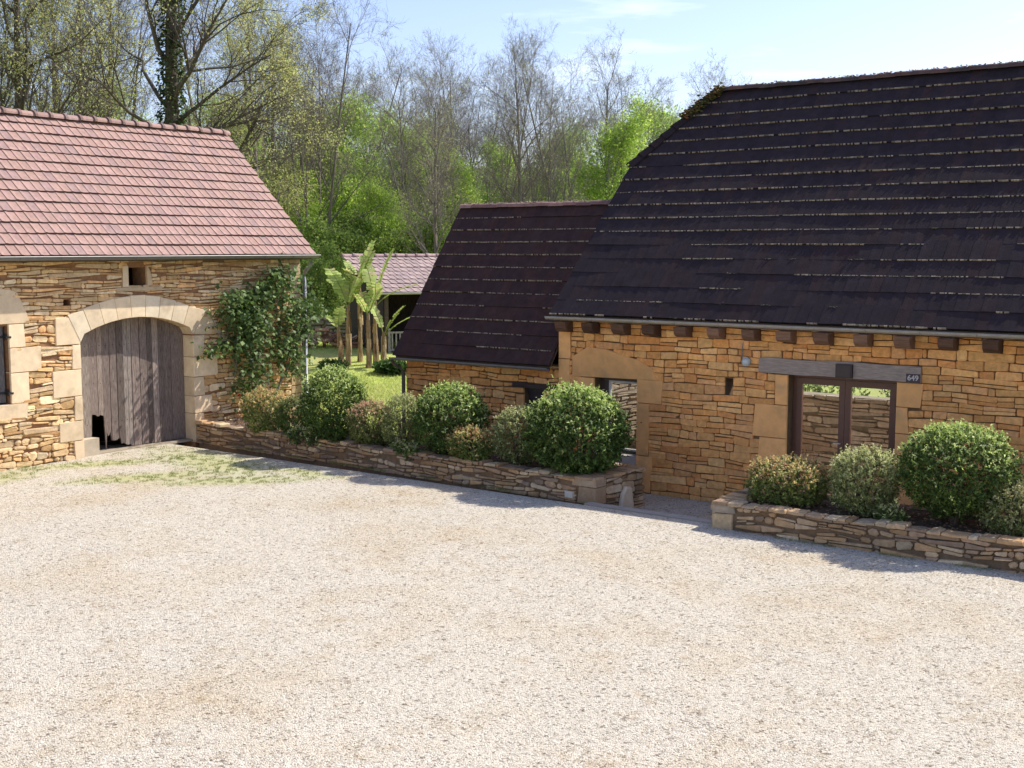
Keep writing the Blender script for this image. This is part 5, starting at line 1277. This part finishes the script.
def banana(label, px, depth, h, leaves, seed, lean=0):
    rng = random.Random(seed); nr = np.random.default_rng(seed); p = at(px, depth)
    root = empty('banana_plant', p, label, 'banana plant', 'banana plants before the shed')
    mb = MB(); n = 9; pts = [Vector((lean * (i / n), rng.gauss(0, .01), h * i / n - .1)) for i in range(n + 1)]
    mb.tube(pts, [.08 - .035 * i / n for i in range(n + 1)], 10, (.30, .21, .12))
    for k in range(26):        # dry hanging sheaths
        i = rng.randrange(1, n); a = rng.uniform(0, 6.28); q = pts[i]; o = Vector((math.cos(a), math.sin(a), 0)); s = Vector((-math.sin(a), math.cos(a), 0)) * rng.uniform(.03, .06); L0 = rng.uniform(.3, .8); rd = .085 - .03 * i / n
        c = [(.42, .30, .16), (.30, .20, .11), (.50, .38, .22)][k % 3]
        mb.add([q + o * rd - s, q + o * rd + s, q + o * (rd + .025) + s * .6 - Vector((0, 0, L0)), q + o * (rd + .025) - s * .6 - Vector((0, 0, L0))], [(0, 1, 2, 3)], c)
    mb.build('pseudostem', M_BARK, root)
    for k, (az, tilt, ln, wd) in enumerate(leaves):
        lf = MB(); base = pts[-1] - Vector((0, 0, .15)); N_ = 14; d = Vector((math.cos(az) * math.sin(tilt), math.sin(az) * math.sin(tilt), math.cos(tilt))); mid_ = [base]; dd = d.copy()
        for i in range(N_): dd = (dd + Vector((math.cos(az) * .035, math.sin(az) * .035, -.05 * tilt))).normalized(); mid_.append(mid_[-1] + dd * ln / N_)
        sd_ = d.cross(Vector((0, 0, 1))); sd_ = (sd_ if sd_.length > .05 else Vector((1, 0, 0))).normalized()
        lf.tube(mid_, [.022 * (1 - .8 * i / N_) for i in range(N_ + 1)], 5, (.30, .34, .10))
        for sgn in (-1, 1):
            for i in range(3, N_):
                if rng.random() < .05: continue
                t = i / N_; w_ = 1.8 * wd * math.sin(math.pi * min(1, (t - .12) / .9)) ** .5 * rng.uniform(.75, 1.05); dr = rng.uniform(.03, .2) * w_; a_, b_ = mid_[i], mid_[min(N_, i + 1)].lerp(mid_[i], rng.uniform(.02, .2))
                o = sd_ * sgn * w_; fold = Vector((0, 0, -dr)) + d * .06; g = rng.uniform(.75, 1.2); c = tuple(x_ * g for x_ in ((.42, .52, .14) if rng.random() > .2 else (.55, .50, .22)))
                lf.add([a_, a_ + o * .5 + Vector((0, 0, .02)), a_ + o + fold, b_ + o * .97 + fold * .9, b_ + o * .5 + Vector((0, 0, .02)), b_], [(0, 1, 4, 5), (1, 2, 3, 4)], c)
        lf.build('leaf', M_SPRING, root)
    return root
banana('left banana plant with two broad leaves splayed like a V', 349, 38.4, 2.0, [(2.9, .42, 1.7, .20), (1.0, .10, 1.6, .18), (.2, .22, 1.1, .15), (2.2, .25, 1.1, .13)], 301)
banana('tallest banana stem in the middle of the clump, topped by a torn upright leaf', 361, 39.0, 2.5, [(1.2, .06, 1.7, .17), (.1, .14, 1.4, .17), (3.3, .22, 1.1, .15), (4.5, .35, .9, .15)], 302)
banana('banana plant right of the tallest stem with narrow erect yellow green leaf', 376, 38.6, 2.1, [(.5, .08, 1.9, .18), (3.0, .12, 1.7, .18), (.9, .75, 1.5, .10), (5.5, .3, .9, .14)], 303)
banana('slim banana stem hung with dry brown leaves just left of the shortest shoot', 369, 38.0, 1.8, [(.4, .2, 1.1, .13), (2.6, .35, 1.0, .13), (4.6, .3, .9, .12)], 306)
banana('short rightmost banana shoot beside the shed railing', 384, 38.2, 1.2, [(.7, .65, 1.2, .13), (.3, .35, 1.2, .10), (3.3, .2, 1.3, .14)], 304)
banana('thin leafless looking banana stem leaning at the left of the clump', 343, 38.6, 1.3, [(2.2, .3, .9, .12), (3.2, .5, .7, .1)], 305, -.15)
# leafy plant at the railing
pp = at(392, 37.2); bush('garden_shrub', 'low dark leaved plant under the shed railing at the lawn edge', pp.x, pp.y, pp.z - .05, .45, .35, pp.z + .34, [(.06, .12, .03), (.09, .17, .04)], [(.15, .24, .06)], 140, 420, 2.2, .13, tipzone=.3)
for q_, (x_, y_, t_) in enumerate([(-11.0, 27.8, 1.5), (-9.7, 28.8, 1.7), (-12.3, 28.6, 1.4)]):
    bush('garden_shrub', ('middle', 'rightmost', 'leftmost')[q_] + ' of the leafy shrubs glimpsed through the glazed door over the rear wall', x_, y_, -.55, .7, .5, t_, MG, [(.3, .4, .12)], 150 + q_, 500, 2.1, .07, tipzone=.5)
pp = at(333, 37.8); bush('garden_shrub', 'low ragged plant at the foot of the leftmost banana stem', pp.x, pp.y, pp.z - .05, .5, .3, pp.z + .22, [(.06, .12, .03), (.09, .17, .04)], [(.15, .24, .06)], 141, 200, 2.2, .10, tipzone=.3)
# heap of split logs
lp = at(322, 43); pile = empty('log_pile', lp, 'untidy heap of reddish split logs beyond the lawn left of the banana plants', 'log pile')
rng = random.Random(8)
for k in range(64):
    mb = MB(); t = rng.random(); x = rng.uniform(-1.2, 1.3); h_ = rng.uniform(0, .62) * (1 - abs(x) / 1.7); d = Vector((rng.gauss(0, 1), rng.gauss(0, 1), rng.gauss(0, .4))).normalized(); c = RV * x + FV * rng.uniform(-.4, .4) + Vector((0, 0, h_ + .05)); l_ = rng.uniform(.2, .42)
    g = rng.uniform(.7, 1.2); cc = [(.40, .22, .13), (.52, .38, .25), (.28, .17, .11)][k % 3]; mb.tube([c - d * l_ / 1.3, c + d * l_ / 1.3], rng.uniform(.035, .075), 5, tuple(x_ * g for x_ in cc)); mb.build('log', M_BEAM, pile)
# low dry wall at the wood edge
wp = at(318, 47); wr = empty('garden_wall', wp, 'low mossy dry stone wall at the wood edge behind the log heap', 'wall')
mb = MB(); wfz = Frame((0, 0, 0), tuple(RV), tuple(-FV)); rubble(mb, wfz, -3.5, 2.2, -.2, .75, (.12, .2), (.25, .6), .02, .06, [(.22, .20, .15), (.28, .25, .18), (.16, .16, .10)], 91, wav=.04)
vs = [wfz.p(u, z, d_) for d_ in (-.01, -.4) for u, z in ((-3.5, -.3), (2.2, -.3), (2.2, .72), (-3.5, .72))]; mb.add(vs, [(0, 1, 2, 3), (7, 6, 5, 4), (3, 2, 6, 7), (1, 5, 6, 2), (0, 3, 7, 4)], (.12, .11, .08)); mb.build('stonework', M_STONE, wr)
